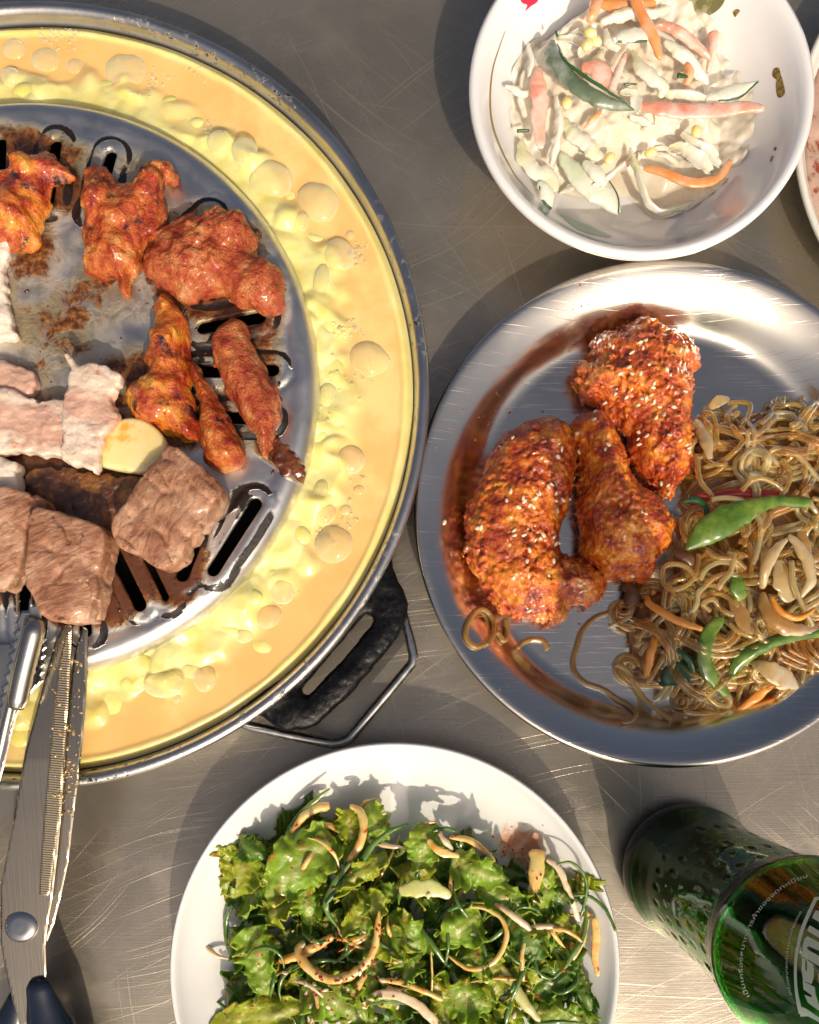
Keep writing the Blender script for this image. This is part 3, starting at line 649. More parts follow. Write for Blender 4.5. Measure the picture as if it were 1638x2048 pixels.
# ================================================================ steel plate with fried chicken and noodles
c6 = lambda pts: cr(840, 520, 2.0075, pts)
SX, SY = 115.8, 74.6
m = M('brushed_plate_steel')
tg = m.n('ShaderNodeTangent', direction_type='RADIAL', axis='Z').outputs[0]
cxyz = m.n('ShaderNodeSeparateXYZ', {0: m.co()})
rad = m.n('ShaderNodeVectorMath', {0: m.n('ShaderNodeVectorMath', {0: m.co(), 1: (1, 1, 0)}, operation='MULTIPLY').outputs[0]}, operation='LENGTH').outputs['Value']
rings = m.n('ShaderNodeTexNoise', {'W': m.math('MULTIPLY', rad, 2600.), 'Scale': 1.0, 'Detail': 2.0}, noise_dimensions='1D').outputs[0]
scf = m.rng(m.noise(1, 3, v=m.map(scale=(30, 1600, 1), rot=(0, 0, .8))), .6, .72)
m.p(base=(.74, .69, .61), metal=1., rough=m.rng(m.noise(35, 4), .35, .65, .17, .24), aniso=.25, tangent=tg, normal=m.bump(scf, .25, .0002, m.bump(rings, .10, .00015)))
SPLATE = m.m
prof = [(0, 1.6), (60, 1.6), (84, 1.7), (87, 2.0), (89, 2.9), (91, 4.4), (93, 6.7), (95, 9.2), (97.2, 11.6), (99.6, 13.7), (102.2, 15.5), (105, 17.2), (107.8, 18.7), (110.2, 19.7), (112, 20.2), (113.2, 20.0), (113.9, 19.3), (114.0, 18.3), (113.2, 17.6), (111.5, 18.2),
        (107, 17.2), (103.5, 15.0), (100, 12.6), (97.5, 10.2), (94.4, 6.4), (92, 2.8), (88, .3), (60, .2), (0, .2)]
V, F = lathe(prof, 256, (SX, SY, 0))
sp = mk('steel_plate', V, F, SPLATE, origin=(SX, SY, 0)); tag(sp, 'round shallow stainless steel plate holding fried chicken and glass noodles', 'plate')
BV_SP = bvh_of(sp)
FR = M('sweet_chilli_fried_chicken')
nz = FR.noise(130, 6, .62); nb = FR.noise(38, 4, .5, v=FR.map(loc=(.3, .2, .1)))
col = FR.ramp(nz, [(.28, (.17, .012, .002)), (.40, (.38, .040, .004)), (.50, (.70, .135, .006)), (.61, (.88, .29, .018)), (.78, (.84, .44, .09))])
col = FR.mix(FR.math('MULTIPLY', FR.rng(nb, .50, .64), .75), col, (.36, .028, .004))
col = FR.mix(FR.rng(FR.noise(420, 3, .6, v=FR.map(loc=(.5, .5, .1))), .60, .70), col, FR.mix(.5, col, (.80, .36, .08)))
nr = FR.bump(FR.noise(330, 4, .7, dist=.6), .9, .0016); nr = FR.bump(FR.noise(1300, 4, .65), .55, .0006, nr)
FR.p(base=col, rough=.24, coat=.9, coatr=.05, sss=.04, sssr=(.003, .001, .0005), ssss=1., normal=nr)
def crumb(a=1.0, cell=3.4, smoothmask=None):
    def d(X, Y, Z):
        wx = X + 1.6 * noise(X / 3., Y / 3., Z / 3.); w = worley(wx / cell, Y / cell, Z / cell); w2 = worley(X / cell * 2.1, wx * 0 + Y / cell * 2.1, Z / cell * 2.1)
        q = a * (.95 * (w - .5) * (1 + 1.2 * noise(X / 8, Y / 8, Z / 8)) + .55 * (w2 - .5)) * 1.5
        if smoothmask is not None: q = q * smoothmask(X, Y)
        return q + 1.8 * noise(X / 11, Y / 11, Z / 11, 2) + .8 * noise(X / 3.6, Y / 3.6, Z / 3.6, 2) + .35 * noise(X / 1.2, Y / 1.2, Z / 1.2)
    return d
GF = 'sticky sesame fried chicken on the steel plate'
L1 = c6([(395, 650), (430, 620), (475, 608), (560, 616), (620, 655), (645, 740), (652, 800), (636, 900), (612, 980), (592, 1050), (572, 1110), (580, 1175), (640, 1190), (720, 1222), (762, 1290), (755, 1350), (700, 1392), (640, 1382), (600, 1400), (598, 1448), (540, 1456), (440, 1442), (340, 1412), (258, 1340), (212, 1250), (184, 1160), (174, 1040), (192, 960), (238, 870), (282, 790), (322, 700)])
L2 = c6([(748, 272), (800, 262), (870, 210), (940, 206), (1000, 240), (1060, 272), (1112, 320), (1150, 400), (1112, 440), (1117, 520), (1115, 640), (1122, 740), (1100, 830), (1062, 890), (1040, 950), (990, 942), (940, 880), (890, 842), (858, 760), (838, 690), (798, 640), (750, 592), (700, 562), (660, 562), (638, 500), (638, 420), (660, 385), (706, 388), (698, 320)])
L3 = c6([(680, 580), (740, 588), (790, 640), (830, 710), (852, 780), (882, 860), (962, 920), (1012, 990), (1042, 1060), (1030, 1140), (982, 1180), (962, 1250), (920, 1287), (840, 1277), (760, 1277), (718, 1240), (668, 1190), (648, 1100), (648, 1000), (643, 900), (652, 800), (628, 700), (618, 630)])
mcen = P(1020, 960, 20)
ch = []
V, F = blob(L1, 2.2, 25, 9, .72, disp=crumb(2.1, 3.0, lambda X, Y: 1 - .6 * np.exp(-(((X - mcen[0]) / 7) ** 2 + ((Y - mcen[1]) / 26) ** 2))), dome=.5, warp=1.4, wf=5); ch.append(tag(mk('fried_chicken', V, F, FR.m), 'largest glazed fried wing at the left side of the steel plate', 'chicken', GF))
V, F = blob(L2, 2.2, 27, 9, .72, disp=crumb(2.4, 3.1), dome=.5, warp=1.6, wf=5); ch.append(tag(mk('fried_chicken', V, F, FR.m), 'topmost glazed fried chicken piece, craggiest and thick with sesame', 'chicken', GF))
V, F = blob(L3, 2.2, 31, 9, .72, disp=crumb(2.3, 3.0), dome=.55, warp=1.4, wf=5); ch.append(tag(mk('fried_chicken', V, F, FR.m), 'glazed fried drumette in the middle, narrow end up and bulky end down', 'chicken', GF))
BV_CH = bvh_of(*ch)
SS = food('sesame', [(.35, (.80, .66, .42)), (.65, (.92, .82, .62))], 300, 2, .35, bumps=(), sss=.2, coat=.3, sssr=(.001, .001, .0005))
def seed_mesh():
    V, F = ellipsoid((0, 0, 0), 1.35, .8, .5, 0, 10, 7); V[:, 1] *= (1 - .28 * V[:, 0] / 1.55); V[:, 2] *= (1 - .2 * V[:, 0] / 1.55)
    me = mesh_of('sesame_seed', V, F); me.materials.append(SS); return me
SEED = seed_mesh(); rsd = random.Random(21)
def seed(px, py, bvh, label, group, s=1.0):
    p, n = hit(px, py, bvh, .25)
    if p is None: return
    o = bpy.data.objects.new('sesame_seed', SEED); C.objects.link(o)
    q = Vector(n).to_track_quat('Z', 'Y'); o.rotation_euler = (q.to_matrix() @ Matrix.Rotation(rsd.uniform(0, 6.28), 3, 'Z') @ Matrix.Rotation(rsd.uniform(-.4, .4), 3, 'X')).to_euler()
    o.location = p * .001; k = s * rsd.uniform(.85, 1.12); o.scale = (k, k * rsd.uniform(.85, 1.1), k); tag(o, label, 'sesame seed', group)
for lab, pts in (('white sesame seed stuck to the largest fried wing', [(372, 714), (632, 696), (556, 738), (568, 760), (553, 790), (488, 794), (364, 928), (348, 966), (415, 955), (420, 968), (396, 992), (440, 985), (455, 990), (470, 940), (482, 938), (464, 955), (528, 902), (516, 910), (546, 936), (545, 966), (551, 1006), (232, 1076), (246, 1074), (378, 1086), (380, 1106), (418, 1104), (432, 1080), (494, 1104), (484, 1118), (462, 1124), (538, 1112), (440, 1164), (545, 1140), (558, 1138), (436, 1268), (536, 1208), (516, 1268), (440, 1408), (640, 1282), (660, 1296), (640, 1306), (664, 1326), (648, 1330), (600, 960), (640, 770), (575, 965), (190, 1155), (430, 1210)]),
                 ('white sesame seed stuck to the topmost fried chicken piece', [(764, 340), (776, 348), (850, 370), (884, 330), (896, 352), (1068, 350), (1046, 362), (1072, 362), (804, 456), (886, 456), (850, 455), (790, 520), (786, 535), (852, 518), (828, 552), (746, 572), (876, 582), (890, 556), (908, 554), (930, 540), (936, 512), (940, 494), (994, 508), (1010, 514), (1064, 528), (962, 590), (950, 632), (876, 720), (880, 740), (910, 706), (1000, 704), (1044, 724), (1072, 742), (1082, 772), (1080, 756), (968, 898), (996, 904), (1036, 910), (1000, 932), (840, 430), (920, 420), (990, 440), (940, 570), (980, 620), (880, 690), (905, 325), (1020, 590)]),
                 ('white sesame seed stuck to the fried drumette', [(755, 740), (704, 610), (854, 1268), (700, 640), (745, 760), (890, 1010), (905, 1020), (740, 575), (820, 1110)])):
    for x, y in pts: seed(*cr(840, 520, 2.0075, [(x, y)])[0], BV_CH, lab, 'sesame seeds on the fried chicken')
seed(889, 1045, BV_SP, 'lone sesame seed stuck on the left wall of the steel plate', None)

# ---- glass noodles
def noodlemat(name, a, b, tr=.35):
    m = M(name); m.p(base=m.ramp(m.noise(60, 3), [(.35, a), (.65, b)]), rough=.06, trans=tr, ior=1.33, sss=.35, sssr=(.006, .003, .001), ssss=1., coat=.8, coatr=.03, normal=m.bump(m.noise(700, 2), .12, .0003)); return m.m
ND = [noodlemat('glass_noodle', (.88, .54, .13), (.96, .69, .23), .8), noodlemat('glass_noodle_dark', (.80, .40, .06), (.92, .56, .12), .8), noodlemat('glass_noodle_pale', (.95, .74, .32), (.98, .83, .45), .78)]
mound = [P(x, y, 8)[:2] for x, y in [(1395, 850), (1440, 815), (1500, 800), (1600, 795), (1700, 830), (1740, 900), (1760, 1000), (1750, 1150), (1700, 1300), (1640, 1385), (1560, 1415), (1480, 1420), (1400, 1410), (1320, 1395), (1260, 1350), (1240, 1280), (1240, 1210), (1290, 1170), (1350, 1130), (1375, 1050), (1375, 950)]]
mound = spline([(*p, 0) for p in mound], 60, True)
nd = thing('glass_noodles', 'heap of glossy brown stir-fried glass noodles on the right of the steel plate', 'noodles', (SX + 32, SY - 12, 2))
rn = random.Random(5)
def mh(x, y):
    s = float(sd_poly(np.array(x), np.array(y), mound)); return s, 3.5 + 15.0 * (1 - math.exp(-max(0, -s) / 11.))
cxm, cym = mound[:, 0].mean(), mound[:, 1].mean()
cnt = 0; tries = 0
while cnt < 290 and tries < 3000:
    tries += 1
    x = rn.uniform(mound[:, 0].min(), mound[:, 0].max()); y = rn.uniform(mound[:, 1].min(), mound[:, 1].max())
    s, h = mh(x, y)
    if s > -1: continue
    lay = (cnt / 290.) ** .6
    a = rn.uniform(0, 6.28); k = rn.gauss(0, .10); n = rn.randint(24, 52); pth = []; ph = rn.uniform(0, 6); ph2 = rn.uniform(0, 6); kt = k
    for i in range(n):
        s, h = mh(x, y)
        if s > 2.5: break
        if s > -5: kt += .035 * (1 if kt > 0 else -1)
        pth.append((x, y, 2.9 + (h - 2) * min(1.0, lay * rn.uniform(.995, 1.005)) + 1.7 * math.sin(i * .33 + ph) * (lay + .2) + .8 * math.sin(i * .71 + ph2)))
        if rn.random() < .07: kt = rn.gauss(0, .10)
        k += (kt - k) * .14; a += k * 1.3
        x += 1.5 * math.cos(a); y += 1.5 * math.sin(a)
    if len(pth) < 20: continue
    pth = np.array(pth); pth[:, 2] = np.maximum(pth[:, 2], 3.0)
    tg_ = np.gradient(pth, axis=0)[:, :2]; tg_ /= np.linalg.norm(tg_, axis=1)[:, None] + 1e-9; mt_ = ND[0] if rn.random() < .6 else (ND[1] if lay < .6 or rn.random() < .3 else ND[2])
    for q in range(rn.choice([1, 2, 2, 3])):
        p2 = pth.copy(); off_ = q * rn.uniform(2.2, 3.0) + .8 * np.sin(np.arange(len(p2)) * .12 + q); p2[:, 0] -= tg_[:, 1] * off_; p2[:, 1] += tg_[:, 0] * off_; p2[:, 2] += q * rn.uniform(-.8, .8)
        a_ = rn.randint(0, 5) if q else 0; b_ = len(p2) - (rn.randint(0, 6) if q else 0); p2 = p2[a_:b_]
        if len(p2) < 6: continue
        rad_ = rn.uniform(1.0, 1.45); V, F = tube(spline(p2, len(p2) * 2), rad_ * np.interp(np.linspace(0, 1, len(p2) * 2), [0, .02, .98, 1], [.6, 1, 1, .6]), 8)
        mk('noodle', V, F, mt_, nd); cnt += 1
# added brown-orange bed under the strands, so gaps and refraction look amber
BED = food('amber_tint_bed', [(.35, (.26, .10, .02)), (.65, (.46, .22, .05))], 120, 4, .25, sss=.05, coat=.6)
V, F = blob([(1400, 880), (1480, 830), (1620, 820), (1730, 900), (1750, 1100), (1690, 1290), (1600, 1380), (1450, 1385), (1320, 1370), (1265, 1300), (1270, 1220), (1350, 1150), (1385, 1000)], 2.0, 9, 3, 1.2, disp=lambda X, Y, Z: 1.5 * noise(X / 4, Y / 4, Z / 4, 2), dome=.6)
tag(mk('tint_underlay', V, F, BED, nd), kind='stuff')
# loops lying on top (traced strands)
cn = lambda pts: cr(1200, 780, 3.103, pts)
def strand(pts, z, r=1.2, mat=0, n=60):
    z = np.interp(np.linspace(0, 1, len(pts)), np.linspace(0, 1, len(z)), z) if np.ndim(z) else [z] * len(pts)
    return tube(spline([P(x, y, q) for (x, y), q in zip(pts, z)], n), r, 8)
for pts, z, mt in [([(1000, 160), (1080, 130), (1170, 90), (1240, 100), (1300, 170), (1290, 260), (1210, 320), (1100, 330), (1010, 300)], [6, 10, 12, 12, 9, 8], 0), ([(960, 320), (1000, 220), (1080, 150), (1180, 150), (1220, 210), (1180, 280), (1100, 300)], [8, 12, 14, 12], 2),
                   ([(640, 140), (690, 150), (720, 220), (730, 320), (790, 340)], [5, 9, 12, 10], 0), ([(790, 90), (850, 75), (930, 90), (920, 160), (880, 240), (900, 320), (960, 380), (980, 490)], [6, 10, 14, 16], 0), ([(800, 240), (790, 160), (840, 100)], [12, 10, 6], 0),
                   ([(600, 420), (620, 560), (680, 640), (720, 730)], [14, 18, 19], 0), ([(690, 680), (800, 670), (900, 700), (970, 770), (1000, 860), (980, 990), (950, 1080)], [20, 23, 24, 23, 20], 2), ([(880, 630), (930, 570), (1000, 550), (1080, 580), (1130, 620)], [19, 22, 20], 0),
                   ([(870, 800), (890, 900), (920, 870), (900, 790)], [22, 24, 24, 20], 0), ([(1010, 760), (1000, 860), (1040, 830), (1060, 760)], [22, 24, 23, 21], 0), ([(610, 1020), (600, 1130), (540, 1210), (450, 1240), (390, 1190), (390, 1110), (450, 1080), (540, 1100), (600, 1180)], [17, 20, 20, 18, 18, 20, 20], 0),
                   ([(620, 1180), (660, 1110), (740, 1070), (820, 1080), (880, 1100)], [20, 22, 21, 19], 2), ([(640, 1230), (700, 1170), (790, 1140), (850, 1150)], [20, 22, 21], 0), ([(730, 1240), (760, 1190), (810, 1130), (830, 1030), (790, 1010)], [22, 23, 22, 20], 2), ([(660, 990), (720, 1040), (830, 1050), (900, 1110)], [20, 22, 20], 0),
                   ([(570, 1380), (600, 1330), (610, 1260), (640, 1230)], [18, 20, 20], 2), ([(1050, 1270), (1080, 1400), (1180, 1480), (1300, 1490)], [20, 22, 18], 2), ([(240, 1600), (250, 1530), (310, 1490), (430, 1510), (540, 1530)], [10, 14, 16], 0), ([(250, 1640), (300, 1590), (430, 1570), (560, 1580)], [10, 14, 15], 2),
                   ([(100, 1700), (180, 1750), (230, 1850), (300, 1940), (440, 2040)], [6, 6, 5, 9], 0), ([(360, 1800), (440, 1740), (440, 1650), (380, 1620)], [10, 12, 14], 2), ([(520, 2000), (620, 2010), (760, 2000), (850, 1960), (870, 1860), (950, 1760)], [9, 7, 6, 9], 0), ([(560, 1680), (620, 1850), (720, 1950), (800, 1960)], [12, 10, 7], 0),
                   ([(1190, 1060), (1200, 1200), (1260, 1350), (1320, 1460)], [23, 23, 20], 2), ([(940, 1500), (1020, 1560), (1150, 1560)], [18, 20, 18], 1), ([(1130, 430), (1180, 520), (1160, 600), (1120, 660)], [18, 20, 20], 0), ([(1000, 440), (1080, 370), (1180, 380), (1260, 440), (1359, 560)], [15, 19, 19, 16], 2), ([(1260, 620), (1300, 700), (1359, 780)], [20, 20, 18], 2),
                   ([(500, 800), (520, 900), (560, 960)], [14, 16, 14], 0), ([(860, 940), (920, 960), (940, 1050), (930, 1180)], [18, 20, 18], 1), ([(800, 1450), (860, 1500), (980, 1540), (1100, 1530)], [19, 20, 18], 0), ([(720, 1330), (780, 1380), (840, 1400)], [18, 20, 18], 0), ([(680, 1370), (640, 1330), (700, 1300), (740, 1360)], [18, 20, 20, 18], 0)]:
    V, F = strand(cn(pts), z, 1.25); mk('noodle', V, F, ND[mt], nd)
# stray noodles on the bare metal
def on_plate(pts, r, n=70):
    P2 = spline([(x, y, 0) for x, y in pts], n); out = []
    for x, y, _ in P2:
        p, q = hit(x, y, BV_SP); out.append(p + q * r * .92)
    return tube(np.array(out), r, 8)
STRAY = noodlemat('stray_glass_noodle', (.36, .20, .04), (.46, .29, .08), .3)
for nm, pts, lab in [('noodle', [(262, 1540), (220, 1556), (184, 1524), (180, 1485), (198, 1440), (232, 1406), (268, 1420), (290, 1468), (282, 1520), (255, 1550), (300, 1500), (330, 1535), (346, 1500), (342, 1440)], 'curly stray noodle looped on the lower left wall of the plate'),
                     ('noodle', [(386, 1562), (410, 1538), (445, 1524), (490, 1528), (514, 1562)], 'short hooked stray noodle next to the curly one'),
                     ('noodle', [(755, 1418), (700, 1438), (650, 1490), (630, 1550), (614, 1610), (625, 1660), (665, 1698), (730, 1722), (790, 1762), (840, 1795), (866, 1830), (840, 1858), (808, 1862)], 'long stray noodle snaking below the fried wing to the plate edge')]:
    V, F = on_plate(c6(pts), 1.25); tag(mk('stray_noodle', V, F, STRAY), lab, 'noodle')

# ---- vegetables in the noodles
GPEP = food('green_pepper', [(.32, (.05, .12, .008)), (.5, (.11, .20, .016)), (.68, (.22, .30, .04))], 110, 3, .15, bumps=((220, .35, .0008),), sss=.25, sssr=(.002, .003, .001), coat=.8, coatr=.06)
RPEP = food('red_pepper', [(.35, (.45, .015, .008)), (.65, (.62, .04, .015))], 60, 3, .18, bumps=((200, .3, .0006),), coat=.7, coatr=.08)
CARR = food('carrot', [(.35, (.72, .24, .02)), (.65, (.84, .36, .05))], 90, 3, .28, bumps=((500, .3, .0004),), sss=.3, coat=.5)
ONI = food('onion', [(.35, (.66, .46, .18)), (.65, (.80, .64, .36))], 70, 3, .18, bumps=((300, .3, .0005),), sss=.4, sssr=(.004, .003, .0015), coat=.7, coatr=.06, trans=.45)
ONIB = food('onion_brown', [(.35, (.52, .27, .06)), (.65, (.68, .42, .14))], 70, 3, .18, bumps=((300, .3, .0005),), sss=.4, sssr=(.004, .003, .0015), coat=.7, coatr=.06, trans=.45)
GRN = food('dark_greens', [(.35, (.008, .05, .018)), (.65, (.03, .12, .035))], 90, 4, .22, bumps=((400, .5, .0006),), sss=.05, coat=.6, coatr=.1)
def strip(name, pts, wpx, z, th, mat, label, cat, group=None, n=50, twist=0., sides=10, roll0=0., cup=None, rag=.10, blunt=.72):
    k = len(pts); z = np.interp(np.linspace(0, 1, k), np.linspace(0, 1, len(z)), z) if np.ndim(z) else np.full(k, z)
    sides = max(sides, 14) if np.max(wpx) > 18 else sides
    path = spline([P(x, y, q) for (x, y), q in zip(pts, z)], n)
    w = np.interp(np.linspace(0, 1, n), np.linspace(0, 1, len(wpx)), wpx) if np.ndim(wpx) else np.full(n, wpx)
    e = np.minimum(np.linspace(0, 1, n), np.linspace(1, 0, n)); w = w * (blunt + (1 - blunt) * sm(e, 0, .05))
    r = w * mmpx(path[:, 2].mean()) / 2
    V, F = tube(path, r, sides, flat=1.0, twist=twist, roll0=roll0)
    # flatten to the given thickness about the centre line
    c = np.repeat(path, sides, 0); dz = V - c; ring_r = np.repeat(r, sides)
    if twist == 0 and roll0 == 0: V[:, 2] = c[:, 2] + dz[:, 2] * np.minimum(1, (th / 2) / ring_r)
    t_ = np.gradient(path, axis=0); t_[:, 2] = 0; t_ /= np.linalg.norm(t_, axis=1)[:, None] + 1e-9; sd_v = np.repeat(np.stack([t_[:, 1], -t_[:, 0], 0 * t_[:, 0]], 1), sides, 0)
    lat = (dz * sd_v).sum(1) / (ring_r + 1e-6); hh = float(abs(pts[0][0] * .37 + pts[-1][1] * .11)) % 50
    ix = np.repeat(np.arange(n), sides) * (np.linalg.norm(np.diff(path, axis=0), axis=1).mean())
    V = V + sd_v * (lat * ring_r * rag * 2.2 * noise(ix / 2.6 + hh, np.sign(lat) * 2 + hh, 0 * ix, 2))[:, None]
    cp = (.22 * min(3., r.max()) if cup is None else cup) * (1 if math.sin(hh * 9) > -.3 else -1); V[:, 2] += cp * (.35 - lat ** 2) * np.clip(ring_r / r.max(), 0, 1)
    V = V + .18 * np.stack([noise(V[:, 0] / 2.5, V[:, 1] / 2.5, V[:, 2] / 2.5 + q * 9) for q in range(3)], 1)
    o = mk(name, V, F, mat); return tag(o, label, cat, group) if label else o
GV = 'vegetables mixed into the glass noodles'
strip('pepper_strip', cn([(535, 992), (640, 900), (740, 830), (850, 775), (960, 725), (1100, 690), (1300, 700)]), [10, 55, 62, 52, 26, 22, 24], [21, 24, 24, 21], 2.6, GPEP, 'widest green pepper slice, pointed at its left end', 'pepper', GV)
strip('pepper_strip', cn([(580, 660), (720, 655), (880, 640), (1000, 655), (1110, 640)]), [10, 16, 24, 26, 14], [14, 17, 17], 2.5, RPEP, 'red pepper strip showing between the upper noodles', 'pepper', GV)
strip('pepper_strip', cn([(755, 1415), (690, 1490), (645, 1590), (650, 1700), (700, 1800), (790, 1890)]), [20, 30, 30, 30, 26, 18], [18, 20, 18, 12], 3, GPEP, 'curved green pepper strip hanging down at the bottom of the noodles', 'pepper', GV)
strip('pepper_strip', cn([(815, 1800), (850, 1700), (960, 1620), (1080, 1560), (1220, 1520), (1420, 1505)]), [22, 30, 28, 26, 24, 20], [12, 18, 20, 18], 3, GPEP, 'long green pepper strip reaching the right edge of the picture', 'pepper', GV)
strip('pepper_strip', cn([(845, 1150), (850, 1220), (880, 1295)]), [22, 34, 24], [20, 21, 19], 2.5, GPEP, 'small green pepper scrap in the middle of the noodles', 'pepper', GV, n=24)
strip('greens_leaf', cn([(380, 1830), (450, 1770), (530, 1740), (600, 1720)]), [14, 44, 50, 10], [9, 13, 13, 12], 1.4, GRN, 'dark green leaf at the bottom of the noodles', 'greens', GV, n=30)
strip('greens_sprig', cn([(580, 1740), (555, 1830), (560, 1920)]), [16, 12, 10], [12, 9, 7], 1.6, GRN, 'dark green stem dangling below the leaf in the noodles', 'greens', GV, n=24)
strip('greens_sprig', cn([(510, 692), (600, 680), (655, 730), (660, 800), (640, 860)]), [6, 14, 12, 10, 8], [16, 19, 19, 17], 1.8, GRN, 'thin dark green stem next to the fried drumette', 'greens', GV, n=30)
strip('greens_sprig', cn([(470, 1600), (530, 1650), (570, 1700), (585, 1760)]), [10, 16, 18, 12], [16, 17, 14], 1.8, GRN, 'dark green stem just above the dark leaf', 'greens', GV, n=30)
strip('onion_slice', cn([(1010, 1230), (1030, 1110), (1080, 1010), (1160, 920)]), [14, 26, 24, 8], [20, 24, 25, 24], 2.2, ONI, 'pale curved onion slice, left one of the pair meeting in a point', 'onion', GV)
strip('onion_slice', cn([(1170, 900), (1230, 960), (1290, 1060), (1310, 1180), (1240, 1290)]), [10, 24, 26, 22, 10], [24, 25, 24, 20], 2.2, ONI, 'pale curved onion slice, right one of the pair meeting in a point', 'onion', GV)
strip('onion_slice', cn([(1110, 1060), (1130, 1180), (1190, 1300)]), [20, 44, 34], [20, 21, 19], 1.8, ONI, 'broad translucent onion piece framed by the two curved slices', 'onion', GV)
strip('onion_slice', cn([(1010, 1260), (1040, 1370), (1110, 1450), (1220, 1490), (1359, 1490)]), [16, 30, 34, 26, 14], [20, 22, 22, 18], 2.4, ONIB, 'thick onion arc above the long green pepper strip', 'onion', GV)
strip('onion_slice', cn([(940, 1690), (1030, 1730), (1120, 1780), (1230, 1850)]), [10, 40, 44, 8], [15, 18, 16, 12], 1.8, ONI, 'leaf-shaped onion petal below the long green pepper strip', 'onion', GV)
strip('onion_slice', cn([(590, 190), (640, 260), (670, 350), (680, 430)]), [20, 28, 26, 14], [6, 9, 12, 12], 2.0, ONI, 'pale onion slice tucked against the topmost fried chicken', 'onion', GV)
strip('onion_slice', cn([(680, 110), (730, 70), (800, 60)]), [14, 26, 12], [5, 7, 6], 1.6, ONI, 'translucent onion scrap at the upper tip of the noodle heap', 'onion', GV, n=24)
strip('onion_slice', cn([(1240, 880), (1270, 960), (1280, 1060)]), [14, 26, 18], [22, 23, 22], 2.0, ONIB, 'browned onion slice near the right edge above the onion pair', 'onion', GV)
strip('onion_slice', cn([(800, 1260), (860, 1370), (920, 1480), (970, 1480)]), [12, 30, 34, 12], [17, 20, 19], 1.8, ONIB, 'brown onion sliver left of the thick onion arc', 'onion', GV)
strip('carrot_strip', cn([(290, 1280), (310, 1330), (400, 1390), (500, 1440), (640, 1490)]), [12, 16, 16, 15, 10], [16, 20, 21, 19], 2.6, CARR, 'longest carrot strip, bent near its upper end', 'carrot', GV)
strip('carrot_strip', cn([(345, 1530), (320, 1620), (285, 1780)]), [14, 18, 15], [13, 14, 10], 3, CARR, 'bright carrot stick on the left fringe of the noodles', 'carrot', GV, n=24)
strip('carrot_strip', cn([(1090, 1800), (1000, 1880), (850, 1995)]), [16, 20, 14], [13, 11, 8], 3, CARR, 'carrot stick poking out over the bottom edge of the noodles', 'carrot', GV, n=24)
strip('carrot_strip', cn([(1060, 1280), (1120, 1370), (1230, 1415), (1330, 1360)]), [9, 13, 13, 8], [23, 25, 23], 2, CARR, 'thin curved carrot shred lying on the thick onion arc', 'carrot', GV)
MUSH = food('brown_beef_strip', [(.35, (.07, .025, .012)), (.65, (.18, .08, .035))], 90, 5, .35, bumps=((500, .7, .0008),), sss=.05, coat=.3)
strip('beef_strip', cn([(160, 1200), (200, 1260), (190, 1360), (170, 1450)]), [20, 34, 30, 14], [5, 7, 6, 4], 4, MUSH, 'dark brown meat strip at the lower left of the noodles', 'beef', GV)
strip('beef_strip', cn([(470, 1020), (540, 1050), (560, 1090)]), [30, 36, 20], [15, 17, 16], 5, MUSH, 'brown meat scrap just below the pointed green pepper slice', 'beef', GV, n=24)
BV_ND = bvh_of(*[o for o in nd.children][-60:])
for x, y in [(790, 1700), (370, 1620), (1265, 1640), (565, 1370), (1080, 930)]: seed(*cn([(x, y)])[0], BV_ND, 'sesame seed lying among the glass noodles', 'sesame seeds on the glass noodles')
# ================================================================ white bowl with coleslaw
BX, BY = 98.1, 249.1
def porcelain(name, a=(.80, .80, .81)):
    m = M(name); m.p(base=a, rough=.12, coat=.5, coatr=.04, sss=.1, sssr=(.003, .003, .003), ssss=1.); return m
pm = porcelain('bowl_porcelain').m
prof = [(0, 7), (22, 7.2), (34, 9), (44, 14), (54, 23), (61, 32), (66, 40), (68.6, 43.8), (70.4, 45.2), (72, 45.2), (73, 44), (73, 42), (71.5, 39), (66, 30), (58, 19.5), (47, 9.5), (38, 4.5), (36, 1.2), (35, .2), (32, .2), (31.6, 1.8), (0, 2.2)]
pr = spline([(x, y, 0) for x, y in prof[:12]], 40)[:, :2].tolist() + prof[12:]
V, F = lathe(pr, 200, (BX, BY, 0))
bowl = thing('white_bowl', 'white porcelain bowl with worn gold line and printed flecks, holding creamy coleslaw', 'bowl', (BX, BY, 0))
bb = mk('bowl_body', V, F, pm, bowl)
BV_B = bvh_of(bb)
def decal(name, outline, bvh, mat, parent, off=.12, nspl=60, step=3.0, n_=None, closed_smooth=True):
    pl = spline([(x, y, 0) for x, y in outline], nspl, True)[:, :2] if closed_smooth else np.array(outline, float)
    xs = np.arange(pl[:, 0].min(), pl[:, 0].max(), step); ys = np.arange(pl[:, 1].min(), pl[:, 1].max(), step)
    pts = [Vector(p) for p in pl.tolist()]; n = len(pts)
    if len(xs) and len(ys):
        X, Y = np.meshgrid(xs, ys); X = X.ravel(); Y = Y.ravel(); s = sd_poly(X, Y, pl)
        pts += [Vector((float(a), float(b))) for a, b in zip(X[s < -step * .4], Y[s < -step * .4])]
    vo, eo, fo, _, _, _ = delaunay_2d_cdt(pts, [(i, (i + 1) % n) for i in range(n)], [], 1, 1e-5)
    V = []; okv = []
    for v in vo:
        p, q = hit(v[0], v[1], bvh, off); okv.append(p is not None); V.append(p if p is not None else np.zeros(3))
    F = [tuple(f) for f in fo if all(okv[i] for i in f)]
    if not F: return None
    return mk(name, V, F, mat, parent)
def flatm(name, c, rough=.3, metal=0.): m = M(name); m.p(base=c, rough=rough, metal=metal); return m.m
GOLD = flatm('gold_print', (.42, .27, .07), .35, .6); GOLDD = M('worn_gold_print'); GOLDD.p(base=GOLDD.mix(GOLDD.rng(GOLDD.noise(700, 3), .45, .55), (.16, .09, .02), (.30, .22, .05)), rough=.4)
